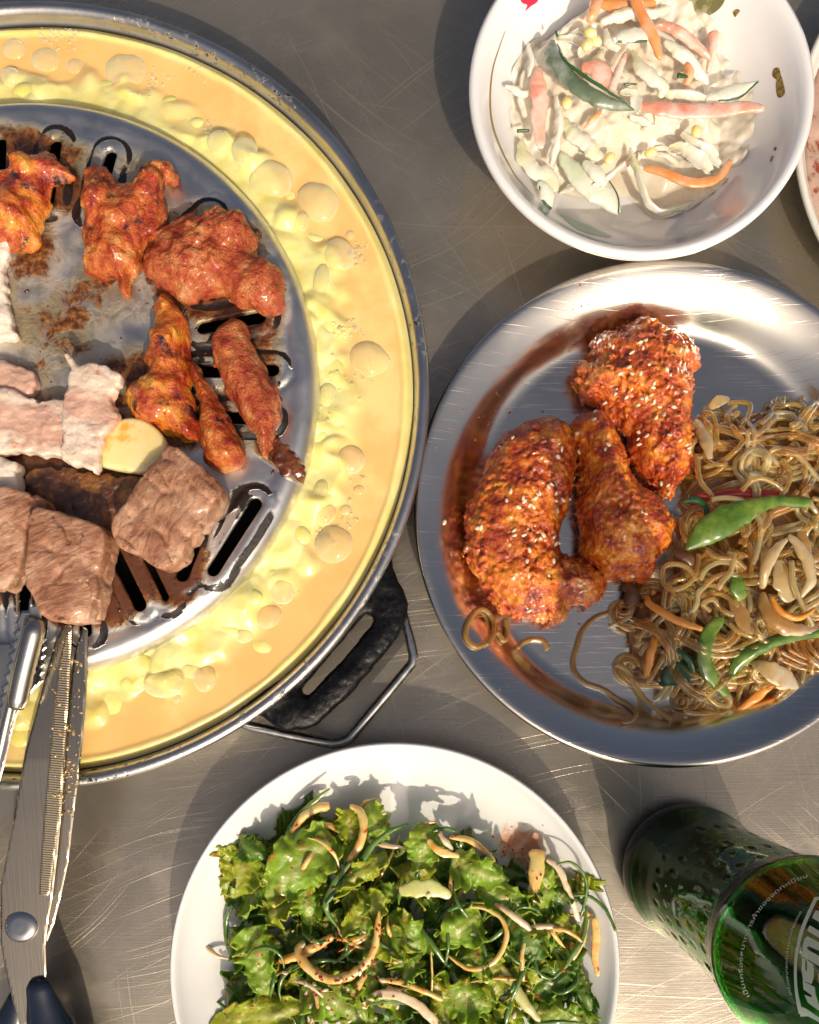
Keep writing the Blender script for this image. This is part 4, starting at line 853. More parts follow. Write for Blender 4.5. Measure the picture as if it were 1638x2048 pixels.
REDP = flatm('red_print', (.62, .02, .07)); OLV = M('olive_print'); OLV.p(base=OLV.mix(OLV.rng(OLV.noise(220, 4), .45, .6), (.16, .15, .06), (.34, .33, .18)), rough=.2)
gl = [(1010, 62), (1000, 90), (985, 140), (980, 200), (985, 250), (1003, 300), (1030, 350), (1066, 392)]
pl = spline([(x, y, 0) for x, y in gl], 60); tt = np.gradient(pl, axis=0); nn_ = np.stack([-tt[:, 1], tt[:, 0]], 1) / np.linalg.norm(tt[:, :2], axis=1)[:, None]
wv_ = (.5 + 1.3 * np.sin(np.linspace(0.05, 3.1, 60)))[:, None]
decal('gold_line', np.vstack([pl[:, :2] + nn_ * wv_, (pl[:, :2] - nn_ * wv_)[::-1]]).tolist(), BV_B, GOLD, bowl, closed_smooth=False)
decal('petal_print', [(1042, -6), (1076, -8), (1074, 4), (1062, 12), (1050, 22), (1054, 10), (1044, 6)], BV_B, REDP, bowl, step=2)
decal('gold_fleck', [(1548, 138), (1558, 136), (1562, 150), (1566, 162), (1570, 186), (1560, 196), (1554, 190), (1552, 170), (1553, 160), (1545, 152)], BV_B, GOLDD.m, bowl, step=2)
decal('gold_fleck', [(1466, 24), (1474, 18), (1480, 22), (1474, 30), (1470, 34)], BV_B, GOLDD.m, bowl, step=2)
decal('gold_fleck', [(1550, 294), (1554, 296), (1551, 302), (1547, 300)], BV_B, GOLDD.m, bowl, step=2)
decal('gold_fleck', [(1544, 312), (1547, 314), (1543, 324), (1540, 322)], BV_B, GOLDD.m, bowl, step=2)
decal('leaf_print', [(1322, -20), (1345, 16), (1372, 34), (1404, 36), (1436, 20), (1452, -6), (1452, -40), (1400, -60), (1340, -50)], BV_B, OLV.m, bowl, step=4)
decal('leaf_print', [(1118, 425), (1150, 440), (1200, 462), (1225, 474), (1190, 470), (1150, 456)], BV_B, flatm('pale_green_print', (.45, .62, .50)), bowl, step=3)

cS = lambda pts: cr(1000, 0, 2.925, pts)
CREAM = M('creamy_dressing'); CREAM.p(base=CREAM.ramp(CREAM.noise(50, 4), [(.35, (.70, .62, .48)), (.65, (.82, .77, .66))]), rough=.16, sss=.4, sssr=(.004, .003, .002), ssss=1., coat=.5, coatr=.06, normal=CREAM.bump(CREAM.noise(260, 3), .25, .0006))
HEAP = spline([(x, y, 0) for x, y in cS([(170, 330), (330, 200), (500, 100), (620, 10), (900, -20), (1080, 100), (1240, 260), (1290, 440), (1240, 600), (1280, 800), (1230, 960), (1000, 950), (760, 980), (560, 1050), (380, 1100), (220, 1040), (130, 880), (90, 700), (100, 500)])], 50, True)[:, :2]
# pool of dressing following the bowl floor
poolpx = cS([(40, 500), (60, 700), (120, 900), (240, 1060), (380, 1130), (560, 1180), (720, 1150), (800, 1200), (900, 1280), (1040, 1260), (1180, 1180), (1320, 1060), (1440, 900), (1490, 720), (1480, 540), (1380, 380), (1290, 200), (1180, 60), (1000, 10), (700, 20), (500, 60), (330, 180), (160, 280)])
pl = spline([(x, y, 0) for x, y in poolpx], 90, True)[:, :2]
X, Y = np.meshgrid(np.arange(pl[:, 0].min(), pl[:, 0].max(), 4.), np.arange(pl[:, 1].min(), pl[:, 1].max(), 4.)); X = X.ravel(); Y = Y.ravel(); s = sd_poly(X, Y, pl); k = s < -2.5
pts = [Vector(p) for p in pl.tolist()] + [Vector((float(a), float(b))) for a, b in zip(X[k], Y[k])]
vo, eo, fo, _, _, _ = delaunay_2d_cdt(pts, [(i, (i + 1) % 90) for i in range(90)], [], 1, 1e-5)
V = []
for v in vo:
    d_ = -float(sd_poly(np.array(v[0]), np.array(v[1]), pl)); p, q = hit(v[0], v[1], BV_B)
    p = p + np.array([0, 0, .05 + 1.8 * (1 - math.exp(-max(0, d_) / 14.))]); p[2] = max(p[2], 12.5 * min(1, d_ / 60) if d_ > 5 else p[2]); hh_ = -float(sd_poly(np.array(v[0]), np.array(v[1]), HEAP)); up = math.exp(-((v[0] - 1235) ** 2 + (v[1] - 110) ** 2) / 170. ** 2); p[2] += min(1, max(0, hh_) / 45.) * (9.8 + 13.0 * up); V.append(p)
V = np.array(V); kk_ = np.clip((V[:, 2] - 11) / 4, 0, 1); V[:, 2] += .3 * noise(V[:, 0] / 5, V[:, 1] / 5, 0 * V[:, 0]) + kk_ * (2.6 * noise(V[:, 0] / 6, V[:, 1] / 6, 0 * V[:, 0] + 3, 2) + 1.0 * noise(V[:, 0] / 2.5, V[:, 1] / 2.5, 0 * V[:, 0] + 5))
pool = mk('dressing', V, [tuple(f) for f in fo], CREAM.m); tag(pool, 'pool of cream dressing under the coleslaw in the white bowl', 'dressing', kind='thing')
def coated(name, c1_, c2_, cream=(.82, .78, .68), lo=.40, hi=.62, sc_=75, rough=.16):
    m = M(name); c = m.ramp(m.noise(60, 4), [(.35, c1_), (.65, c2_)]); c = m.mix(m.math('MULTIPLY', m.rng(m.noise(sc_, 4, .55, v=m.map(loc=(.13, .4, .2))), lo - .04, hi - .02), .85), c, cream)
    m.p(base=c, rough=rough, sss=.3, sssr=(.004, .003, .002), ssss=1., coat=.7, coatr=.06, normal=m.bump(m.noise(330, 4), .5, .0009)); return m.m
CAB = coated('cabbage', (.66, .63, .34), (.76, .74, .50)); CABW = coated('cabbage_white', (.66, .66, .50), (.78, .77, .66)); CAR2 = coated('carrot_coated', (.86, .30, .08), (.90, .40, .16), (.84, .56, .40), .54, .78)
PINK = coated('crab_stick', (.80, .26, .16), (.86, .42, .30), (.88, .66, .56), .46, .66); CUC = coated('cucumber_flesh', (.58, .66, .44), (.72, .78, .60)); SKIN = coated('cucumber_skin', (.10, .14, .085), (.17, .22, .13), (.42, .47, .40), .52, .78, 70); CORN = coated('corn', (.88, .60, .06), (.92, .74, .16), (.90, .82, .50), .52, .7)
DGR = flatm('cucumber_peel_edge', (.03, .10, .03), .25)
gC = 'cabbage shreds in the creamy coleslaw'; gR = 'carrot shreds in the creamy coleslaw'; gP = 'crab stick shreds in the creamy coleslaw'; gU = 'cucumber slices in the creamy coleslaw'
def S(name, pts, w, z, th, mat, label, cat, grp=None, **k): return strip(name, cS(pts), [q / 2.925 for q in (w if np.ndim(w) else [w])], z, th, mat, label, cat, grp, **k)
ZC = lambda z: z
# base filler shreds, heap inside the bowl
rs2 = random.Random(31)
heap = spline([(x, y, 0) for x, y in cS([(170, 330), (330, 200), (500, 100), (620, 10), (900, -20), (1080, 100), (1240, 260), (1290, 440), (1240, 600), (1280, 800), (1230, 960), (1000, 950), (760, 980), (560, 1050), (380, 1100), (220, 1040), (130, 880), (90, 700), (100, 500)])], 50, True)[:, :2]
n_ = 0
while n_ < 85:
    x = rs2.uniform(heap[:, 0].min(), heap[:, 0].max()); y = rs2.uniform(heap[:, 1].min(), heap[:, 1].max()); d_ = -float(sd_poly(np.array(x), np.array(y), heap))
    if d_ < 4: continue
    a = rs2.uniform(0, 6.28); L = rs2.uniform(30, 75); bend = rs2.gauss(0, .9); up = 1 if (x - 1240) ** 2 + (y - 100) ** 2 < 170 ** 2 else .45
    pts = []
    for i in range(5): pts.append((x, y)); x += L / 4 * math.cos(a); y += L / 4 * math.sin(a); a += bend / 4
    z0 = 13 + min(d_, 90) / 90 * 14 * up * rs2.uniform(.3, 1)
    mt, nm, g, lb, ct = rs2.choice([(CAB, 'cabbage_shred', gC, 'pale creamy cabbage shred in the coleslaw bowl', 'cabbage')] * 3 + [(CABW, 'cabbage_shred', gC, 'pale creamy cabbage shred in the coleslaw bowl', 'cabbage')] * 3 + [(PINK, 'crab_stick', gP, 'pink crab stick shred in the coleslaw bowl', 'crab stick')])
    strip(nm, pts, [4, rs2.uniform(6, 17), rs2.uniform(6, 15), 4], [z0, z0 + rs2.uniform(0, 4), z0 - 2], rs2.uniform(1.0, 2.0), mt, lb, ct, g, n=26, sides=12, cup=rs2.uniform(.3, 2.0), rag=.16); n_ += 1
# cabbage, traced
for pts, w, z in [([(590, 130), (680, 90), (780, 70), (900, 70), (1000, 45)], [50, 110, 110, 90, 50], [40, 42, 42, 40]), ([(775, 300), (830, 390), (900, 450), (960, 500), (930, 570)], [30, 100, 130, 110, 60], [38, 41, 40, 37]), ([(960, 240), (1040, 290), (1120, 350), (1180, 430), (1215, 490)], [40, 110, 130, 110, 40], [40, 40, 37, 34]),
                  ([(960, 540), (1060, 540), (1130, 550), (1210, 570)], [50, 90, 90, 40], [34, 36, 34]), ([(330, 560), (350, 700), (330, 830), (300, 960)], [40, 70, 80, 50], [31, 30, 26]), ([(370, 700), (440, 780), (520, 840), (590, 930)], [60, 140, 150, 90], [26, 28, 26]), ([(30, 505), (90, 520), (130, 550), (180, 540)], [20, 60, 70, 40], [32, 33, 31]),
                  ([(165, 255), (180, 300), (190, 350), (170, 450)], [20, 40, 60, 40], [33, 34, 32]), ([(120, 830), (150, 930), (210, 1000), (290, 1020), (330, 1120)], [60, 130, 140, 130, 60], [24, 25, 24, 22]), ([(760, 870), (800, 980), (840, 1090), (870, 1180), (950, 1235), (1040, 1215), (1140, 1180)], [40, 60, 60, 58, 55, 50, 42], [24, 24, 21, 18, 16]),
                  ([(540, 1085), (610, 1050), (670, 1000), (730, 950)], [40, 60, 55, 30], [24, 26, 25]), ([(985, 860), (1080, 880), (1170, 950), (1230, 1010)], [40, 130, 150, 90], [26, 28, 25]), ([(1060, 780), (1140, 850), (1220, 900), (1290, 980)], [40, 100, 110, 60], [24, 25, 22]), ([(430, 195), (460, 180), (500, 200)], [14, 26, 22], [38, 38]), ([(340, 230), (420, 230), (480, 270), (470, 340)], [40, 80, 90, 50], [35, 36, 34]),
                  ([(600, 300), (560, 380), (540, 470), (600, 560)], [60, 110, 120, 80], [34, 37, 36]), ([(700, 540), (790, 560), (780, 640), (720, 680)], [40, 80, 90, 30], [36, 37, 35]), ([(760, 680), (830, 700), (880, 730)], [30, 60, 50], [29, 28]), ([(140, 420), (120, 560), (160, 680)], [30, 60, 50], [29, 28]), ([(620, 170), (640, 240), (700, 290)], [40, 90, 50], [40, 41])]:
    S('cabbage_shred', pts, [q * .72 for q in w], z, 1.1, CAB if rs2.random() < .6 else CABW, 'pale creamy cabbage shred in the coleslaw bowl', 'cabbage', gC, n=50, sides=18, cup=rs2.uniform(1.0, 2.8), rag=.2)
for pts, w, z, mt, nm, lb, ct, g in [
    ([(790, -10), (850, 120), (900, 220), (935, 350)], [70, 80, 70, 30], [44, 45, 43], CAR2, 'carrot_shred', 'orange carrot shred slanting down over the peak of the coleslaw', 'carrot', gR),
    ([(900, 150), (1000, 160), (1120, 240), (1235, 345)], [30, 70, 70, 26], [41, 41, 38], PINK, 'crab_stick', 'curved salmon pink crab stick right of the coleslaw peak', 'crab stick', gP),
    ([(1245, 190), (1245, 290), (1215, 430)], [70, 56, 26], [38, 37, 34], PINK, 'crab_stick', 'short blunt pink crab stick standing at the right of the coleslaw', 'crab stick', gP),
    ([(575, -20), (550, 60), (520, 130)], [60, 80, 40], [43, 44, 42], CAR2, 'carrot_shred', 'orange carrot shred leaning on the corn at the upper left of the coleslaw', 'carrot', gR),
    ([(590, 20), (680, 30), (780, 30), (910, 20)], [60, 80, 70, 40], [38, 40, 38], CAR2, 'carrot_shred', 'flat orange carrot shred at the very top of the coleslaw', 'carrot', gR),
    ([(225, 400), (220, 500), (235, 600), (225, 700), (240, 870)], [50, 100, 100, 80, 46], [33, 34, 33, 30], PINK, 'crab_stick', 'long pink crab stick standing along the left side of the coleslaw', 'crab stick', gP),
    ([(800, 620), (950, 640), (1120, 655), (1300, 645), (1440, 630), (1540, 640)], [40, 90, 96, 90, 84, 50], [35, 37, 36, 36, 37], PINK, 'crab_stick', 'longest pink crab stick pointing to the right wall of the bowl', 'crab stick', gP),
    ([(735, 310), (700, 400), (650, 530)], [26, 60, 50], [41, 41, 39], PINK, 'crab_stick', 'pale pink crab stick in the centre above the big cucumber slice', 'crab stick', gP),
    ([(480, 390), (560, 400), (640, 470), (660, 540)], [50, 120, 110, 50], [37, 39, 38], PINK, 'crab_stick', 'wide pale pink crab flake behind the big cucumber slice', 'crab stick', gP),
    ([(840, 985), (950, 1010), (1080, 1060), (1200, 1070), (1290, 1030), (1345, 940)], [30, 50, 60, 60, 50, 36], [20, 22, 22, 24], CAR2, 'carrot_shred', 'orange carrot shred curling up at the lower right of the coleslaw', 'carrot', gR),
    ([(590, 650), (540, 700), (495, 750)], [26, 34, 14], [31, 31, 29], CAR2, 'carrot_shred', 'small carrot sliver below the big cucumber slice', 'carrot', gR),
    ([(1090, 370), (1110, 430), (1090, 500)], [30, 60, 40], [38, 38, 36], CAR2, 'carrot_shred', 'orange carrot piece showing between cabbage shreds at the right', 'carrot', gR),
    ([(680, 230), (760, 210), (860, 205)], [60, 90, 80], [43, 44, 43], CUC, 'cucumber_slice', 'pale cucumber slice with a dark lower edge on the coleslaw peak', 'cucumber', gU),
    ([(1200, 580), (1320, 550), (1420, 520), (1510, 475)], [40, 80, 70, 12], [34, 36, 37], CUC, 'cucumber_slice', 'pointed cucumber slice aiming up right over the long crab stick', 'cucumber', gU),
    ([(350, 900), (420, 990), (520, 1080), (620, 1150), (695, 1250)], [40, 120, 150, 150, 40], [22, 23, 22, 18], CUC, 'cucumber_slice', 'large pale cucumber slice at the bottom of the coleslaw', 'cucumber', gU),
    ([(230, 1070), (270, 1120), (295, 1220)], [50, 100, 26], [24, 24, 20], CUC, 'cucumber_slice', 'small folded cucumber slice at the lower left edge of the coleslaw', 'cucumber', gU),
    ([(490, 950), (560, 1010), (620, 1080)], [40, 90, 60], [25, 26, 24], CUC, 'cucumber_slice', 'pale cucumber scrap lying over the large bottom slice', 'cucumber', gU)]:
    S(nm, pts, w, z, 3.0, mt, lb, ct, g, n=44)
o = S('cucumber_slice', [(300, 255), (330, 360), (420, 470), (540, 560), (660, 610), (785, 645)], [70, 120, 112, 104, 84, 8], [38, 42, 43, 42, 39], 3.2, SKIN, 'big dark crescent cucumber slice lying skin up across the coleslaw', 'cucumber', gU, n=60)
o = S('peel_edge', [(335, 262), (365, 340), (460, 420), (570, 495), (690, 570), (785, 640)], [16, 18, 18, 18, 14, 6], [39.4, 43.5, 44.5, 43.4, 40], 1.4, DGR, None, None, n=60); par = [q for q in C.objects if q.get('label', '').startswith('big dark crescent')][0]; o.location = np.array(o.location) - np.array(par.location); o.parent = par
for pts, w, z, pl_ in [([(690, 243), (770, 245), (860, 240)], 12, 44, 'pale cucumber slice with a dark'), ([(1280, 590), (1400, 570), (1510, 478)], 10, [35.5, 38], 'pointed cucumber slice'), ([(560, 960), (640, 1060), (690, 1150), (697, 1250)], 8, [25, 20], 'large pale cucumber slice'), ([(232, 1090), (255, 1180), (300, 1222)], 14, [25, 21], 'small folded cucumber')]:
    o = S('peel_edge', pts, w, z, 1.2, DGR, None, None, n=24); par = [q for q in C.objects if q.get('label', '').startswith(pl_)][0]; o.location = np.array(o.location) - np.array(par.location); o.parent = par
for pts, w, z, lb in [([(1040, 440), (1100, 450)], [40, 12], [41, 40], 'dark cucumber tip poking out of the folded cabbage'), ([(725, 492), (800, 490)], [14, 12], [40, 40], 'tiny dark sliver of cucumber peel in the centre of the coleslaw'), ([(100, 765), (170, 765)], [22, 16], [28, 28], 'dark bit of cucumber peel at the far left of the coleslaw'), ([(325, 180), (335, 215)], [10, 18], [39, 39], 'dark peel tip at the upper left of the coleslaw')]:
    S('cucumber_peel', pts, w, z, 1.4, DGR, lb, 'cucumber', gU, n=14)
for x, y, z, lb in [(530, 190, 44, 'corn kernel perched at the top left of the coleslaw'), (512, 262, 43, 'corn kernel just below the perched one'), (882, 892, 23, 'lone corn kernel sunk in the dressing at the centre bottom'), (640, 925, 25, 'corn kernel beside the pale sprout at the bottom'), (1150, 770, 30, 'corn kernel under the long crab stick'), (392, 600, 30, 'corn kernel below the left end of the big cucumber slice'), (560, 240, 42, 'corn kernel half hidden behind the perched one')]:
    q = P(*cS([(x, y)])[0], z); V, F = ellipsoid(q, 2.9, 2.3, 1.8, x * .1, 16, 10); tag(mk('corn_kernel', V, F, CORN), lb, 'corn', 'corn kernels in the creamy coleslaw')

# ================================================================ plate cut by the right edge
RX, RY = 285.0, 245.3
m = porcelain('rim_porcelain', (.74, .74, .68))
prof = [(0, 3), (70, 3), (92, 5.5), (102, 11), (105.5, 15.5), (107, 17.6), (108.4, 18.2), (109.6, 17.6), (109.8, 16.2), (106, 11), (95, 3.5), (70, .6), (0, .4)]
V, F = lathe(prof, 200, (RX, RY, 0)); sd_ = thing('side_plate', 'off-white plate cut off by the right edge, partly behind the coleslaw bowl', 'plate', (RX, RY, 0)); mk('plate_body', V, F, m.m, sd_)
m = M('brown_sauce_dish'); m.p(base=m.mix(m.rng(m.noise(120, 5, .7), .52, .64), m.ramp(m.noise(40, 4), [(.35, (.40, .24, .18)), (.65, (.62, .44, .34))]), (.28, .06, .025)), rough=.25, coat=.4, normal=m.bump(m.noise(300, 4), .5, .001))
pp = [(0, 9.5), (60, 9.8), (90, 10.2), (98, 10.6), (102.4, 12.2), (102.4, 11), (90, 6), (0, 4)]
V, F = lathe(spline([(x, y, 0) for x, y in pp], 60)[:, :2].tolist(), 220, (RX, RY, 0)); up_ = V[:, 2] > 9; V[:, 2] += np.where(up_, 1.0 * noise(V[:, 0] / 5, V[:, 1] / 5, 0 * V[:, 0], 2), 0)
tag(mk('sauce_dish', V, F, m.m), 'pinkish brown sauce filling the plate at the right edge', 'sauce')
# ================================================================ white plate with dressed lettuce
LX, LY = -6.3, -124.8
m = porcelain('plate_porcelain', (.82, .82, .80))
m2 = m.n('ShaderNodeVectorMath', {0: m.co(), 1: tuple((P(1040, 1700, 12) - np.array([LX, LY, 0])) * .001)}, operation='DISTANCE').outputs['Value']
st_ = m.rng(m.math('ADD', m.math('MULTIPLY', m.rng(m2, .004, .019, 1, 0), .45), m.math('MULTIPLY', m.noise(130, 5, .7, dist=1.5), .7)), .46, .80)
m.p(base=m.mix(m.math('MULTIPLY', st_, .85), (.82, .82, .80), m.mix(st_, (.80, .50, .28), (.66, .20, .05))))
prof = [(0, 4.2), (40, 4.3), (60, 5.4), (74, 8.6), (85, 14), (91.5, 19), (94.2, 22.6), (95.2, 24.4), (96.2, 25), (97, 24.6), (97.2, 23.4), (95, 19.5), (88, 12.5), (76, 6), (64, 2.8), (60, .3), (56, .3), (54, 1.8), (0, 2)]
pr = spline([(x, y, 0) for x, y in prof[:12]], 50)[:, :2].tolist() + prof[12:]
V, F = lathe(pr, 220, (LX, LY, 0)); lp = mk('white_plate', V, F, m.m, origin=(LX, LY, 0)); tag(lp, 'deep white porcelain plate holding spicy dressed lettuce at the bottom', 'plate')
BV_L = bvh_of(lp)
def lettuce(name, cols, red=.66):
    m = M(name); v = m.attr('edge'); c = m.ramp(m.math('ADD', m.math('MULTIPLY', v, .75), m.math('MULTIPLY', m.noise(140, 4), .3)), cols)
    c = m.mix(m.rng(m.noise(60, 4, .6, v=m.map(loc=(.2, .6, .1))), .56, .75), c, (.34, .26, .03))
    c = m.mix(m.rng(m.noise(330, 3, .6), red, red + .06), c, (.50, .07, .01))
    c = m.mix(m.rng(m.noise(80, 4, .65, v=m.map(loc=(.8, .2, .4))), .55, .70), c, (.50, .17, .02))
    vein = m.vor(230, feature='DISTANCE_TO_EDGE')
    m.p(base=c, rough=.38, coat=.25, coatr=.04, sss=.04, sssr=(.001, .002, .0006), ssss=1., normal=m.bump(m.noise(700, 3), .3, .0004, m.bump(m.rng(vein, 0, .10), .22, .0005)))
    tr = m.n('ShaderNodeBsdfTranslucent', {'Color': m.mix(.5, c, (.35, .5, .06))}); mx = m.n('ShaderNodeMixShader', {0: .38, 1: m.b.outputs[0], 2: tr.outputs[0]}); m.t.links.new(mx.outputs[0], m.out.inputs[0]); return m.m
LET = [lettuce('lettuce_light', [(.10, (.64, .66, .24)), (.22, (.38, .54, .06)), (.55, (.26, .46, .025)), (.92, (.46, .60, .07))]),
       lettuce('lettuce_yellow', [(.10, (.66, .64, .22)), (.25, (.48, .54, .04)), (.6, (.40, .50, .02)), (.92, (.56, .58, .06))]),
       lettuce('lettuce_dark', [(.10, (.32, .42, .10)), (.25, (.14, .28, .03)), (.7, (.08, .20, .018)), (.92, (.15, .30, .025))])]
def leaf(px, py, z, L, W, ang, mat, label, group=None, bend=.6, frill=1.0, seed_=0, rib=True, lift=0., roll=0., name='lettuce_leaf'):
    """frilled sheet, L x W in pixels, heading ang in the picture plane"""
    c = P(px, py, z); s = mmpx(z); L *= s; W *= s; nu, nv = 56, 34
    u = np.linspace(0, 1, nu)[:, None]; v = np.linspace(-1, 1, nv)[None]
    U = u + 0 * v; Vv = v + 0 * u; sd = seed_ * 3.7
    w = W / 2 * np.clip(np.sin(math.pi * (.12 + .80 * U) ** .8), .12, 1) * (1 + .42 * noise(U * 6 + sd, np.sign(Vv) * 2 + .5, 0 * U + sd, 2) + .10 * noise(U * 22, np.sign(Vv) * 3, 0 * U + sd) * (np.abs(Vv) > .8))
    x = (U - .5) * L * (1 + .06 * np.abs(Vv) * np.sin(U * 31 + sd)); y = Vv * w
    av = np.abs(Vv)
    fr = frill * (3.6 * av ** 2.4 * np.sin(U * 9 + Vv * 2 + sd) + 2.4 * av ** 4 * np.sin(U * 34 + sd * 2 + 4 * noise(U * 5 + sd, Vv, 0 * U))) + 1.6 * noise(x / 10 + sd, y / 10, 0 * U, 2) + .9 * noise(x / 3 + sd, y / 3, 0 * U, 2)
    zz = fr + lift * av ** 2 * W * .3
    y = y * (1 - .12 * av ** 2) + .7 * frill * av ** 3 * np.sin(U * 23 + sd)
    k = bend / L; th_ = (U - .5) * L * k * 2
    if abs(bend) > .02:
        Rb = 1 / (2 * k); xb = np.sin(th_) * (Rb + zz); zb_ = -(Rb - np.cos(th_) * (Rb + zz)); x, zz = xb, zb_
    cr_, sr_ = math.cos(roll), math.sin(roll); y, zz = y * cr_ - zz * sr_, y * sr_ + zz * cr_
    ca, sa = math.cos(-ang), math.sin(-ang)
    Pm = np.stack([c[0] + x * ca - y * sa, c[1] + x * sa + y * ca, z + zz], -1).reshape(-1, 3)
    # keep the sheet above the plate
    rr_ = np.hypot(Pm[:, 0] - LX, Pm[:, 1] - LY); fl = np.interp(rr_, [0, 40, 60, 74, 85, 91.5, 95.2], [4.2, 4.3, 5.4, 8.6, 14, 19, 24.4]) + .6; Pm[:, 2] = np.maximum(Pm[:, 2], fl + .4 * np.sin(Pm[:, 0] * 3))
    i = np.arange(nu - 1)[:, None]; j = np.arange(nv - 1)[None]; a = i * nv + j
    F = np.stack([a, a + nv, a + nv + 1, a + 1], -1).reshape(-1, 4)[:, ::-1]
    o = mk(name, Pm, F, mat, attrs={'edge': (av ** 1.2).ravel()})
    so = o.modifiers.new('thickness', 'SOLIDIFY'); so.thickness = .0006; so.offset = 0
    return tag(o, label, 'lettuce', group)
c7 = lambda pts: cr(340, 1480, 1.8, pts); c8 = lambda pts: cr(430, 1580, 3.485, pts)
GL = 'torn lettuce leaves in the dressed salad'
rl = random.Random(9)
lpoly = spline([(x, y, 0) for x, y in [(470, 1720), (560, 1650), (700, 1625), (830, 1650), (930, 1670), (1010, 1730), (1060, 1740), (1110, 1720), (1170, 1760), (1195, 1850), (1200, 1950), (1195, 2060), (1150, 2180), (1040, 2280), (880, 2340), (700, 2330), (560, 2260), (480, 2160), (470, 2020), (455, 1900), (500, 1850), (480, 1790)]], 60, True)[:, :2]
def inpoly(m_=10):
    while True:
        x = rl.uniform(440, 1210); y = rl.uniform(1620, 2330)
        d_ = -float(sd_poly(np.array(x), np.array(y), lpoly))
        if d_ > m_: return x, y, d_
LAB = ['small light green torn lettuce leaf in the dressed salad', 'yellowish green torn lettuce leaf in the dressed salad', 'dark green torn lettuce leaf in the dressed salad']
for lay in range(3):
    for i in range((62, 46, 38)[lay]):
        x, y, d_ = inpoly((4, 14, 26)[lay]); hgt = 8 + min(d_, 110) / 110 * (2, 11, 19)[lay]
        k = rl.choice([0, 0, 1, 1, 2] if lay < 2 else [0, 0, 0, 1, 1, 2])
        leaf(x, y, hgt + rl.uniform(-1, 2), rl.uniform(70, 140), rl.uniform(45, 90), rl.uniform(0, 6.28), LET[2 if lay == 0 else k], LAB[2 if lay == 0 else k], GL, rl.uniform(-1.0, 1.4), rl.uniform(.7, 1.3), rl.uniform(0, 99), roll=rl.uniform(-.7, .7))
for x, y, z, L, W, an, mt, lb, bd, fr in [
    (478, 1752, 18, 110, 105, 1.9, 1, 'yellow-green leaf with a dark tip, leftmost in the salad', .7, .8), (505, 1700, 20, 70, 60, .4, 2, 'small dark curled leaf above the leftmost yellow-green leaf', 1., 1.1),
    (595, 1738, 27, 190, 130, 2.4, 0, 'large frilly light green leaf at the upper left of the salad', .5, 1.2), (615, 1815, 24, 90, 60, 1.3, 0, 'narrow ruffled tail of lettuce below the large frilly leaf', .5, 1.4),
    (700, 1655, 22, 75, 60, 1.4, 1, 'topmost small lettuce leaf half under a curled onion strip', .6, .7), (752, 1650, 22, 85, 70, 1.2, 0, 'glossy green leaf at the top centre with a seed on it', .8, .7),
    (845, 1700, 26, 110, 80, 1.8, 0, 'green leaf with an orange stain at the upper centre', .8, .6), (960, 1745, 27, 120, 90, .3, 0, 'frilly leaf right of the upper centre with lobed edge', .4, 1.5), (1010, 1795, 24, 120, 70, .3, 0, 'frilly leaf pointing at the sauce stain on the plate', .4, 1.2),
    (520, 1930, 24, 150, 90, 1.4, 0, 'long leaf running down the left side of the salad', .4, 1.1), (500, 1900, 20, 100, 80, .5, 2, 'dark leaf at the left side under the long one', .6, 1.), (540, 2030, 24, 190, 90, -.2, 1, 'yellow-green leaf lying across the bottom left of the salad', .4, 1.1),
    (680, 2010, 28, 170, 110, .5, 0, 'bright frilly leaf at the bottom left of centre', .4, 1.5), (740, 1960, 26, 120, 80, 2., 2, 'dark leaf in the middle behind the orange onion arc', .6, 1.), (815, 1880, 28, 130, 95, .8, 0, 'folded green leaf in the centre of the salad', .9, .9),
    (920, 1860, 28, 110, 90, 2.6, 0, 'crinkled green leaf at the centre right of the salad', .8, 1.1), (930, 2000, 28, 160, 100, .3, 0, 'frilly green leaf at the bottom centre', .4, 1.4), (1060, 1880, 24, 120, 90, 1.3, 2, 'dark green leaf near the right side of the salad', .6, .8),
    (1090, 1760, 22, 100, 50, 1.4, 0, 'upright leaf at the right beside the wide orange strip', .7, .8), (1110, 1950, 22, 150, 80, 2.2, 2, 'dark leaf at the lower right of the salad', .6, .9), (1140, 2040, 24, 130, 90, .2, 0, 'bright leaf at the bottom right of the salad', .5, 1.3), (1170, 1990, 20, 90, 50, 1.2, 2, 'dark leaf against the right wall of the white plate', .6, 1.), (480, 1985, 16, 90, 60, 1.2, 2, 'dark leaf at the far lower left of the salad', .6, 1.)]:
    leaf(x, y, z, L, W, an, LET[mt], lb, GL, bd, fr, x * .37)
RIB = food('lettuce_rib', [(.3, (.46, .52, .12)), (.5, (.66, .64, .26)), (.7, (.76, .68, .36))], 60, 4, .18, bumps=((200, .3, .0006),), sss=.3, sssr=(.003, .003, .001), coat=.7, coatr=.07, spots=((55, .56, .66, (.80, .32, .05)),))
OST = food('stained_onion', [(.3, (.74, .30, .04)), (.45, (.86, .48, .12)), (.6, (.86, .62, .24)), (.75, (.70, .60, .14))], 130, 4, .2, bumps=((260, .3, .0005),), sss=.3, sssr=(.004, .002, .001), coat=.7, coatr=.05, spots=((200, .60, .70, (.55, .08, .01)),))
SCG = food('scallion_green', [(.3, (.05, .13, .02)), (.6, (.13, .24, .04)), (.8, (.24, .30, .06))], 70, 4, .2, bumps=((300, .3, .0005),), sss=.1, coat=.7, coatr=.08)
OCR = food('pale_onion', [(.35, (.78, .54, .32)), (.65, (.84, .68, .48))], 60, 3, .18, bumps=((260, .25, .0004),), sss=.4, sssr=(.004, .002, .002), coat=.7, coatr=.08, spots=((150, .6, .7, (.78, .35, .12)),))
GO = 'orange-stained onion strips in the dressed salad'; GS = 'thin green scallion shreds in the dressed salad'
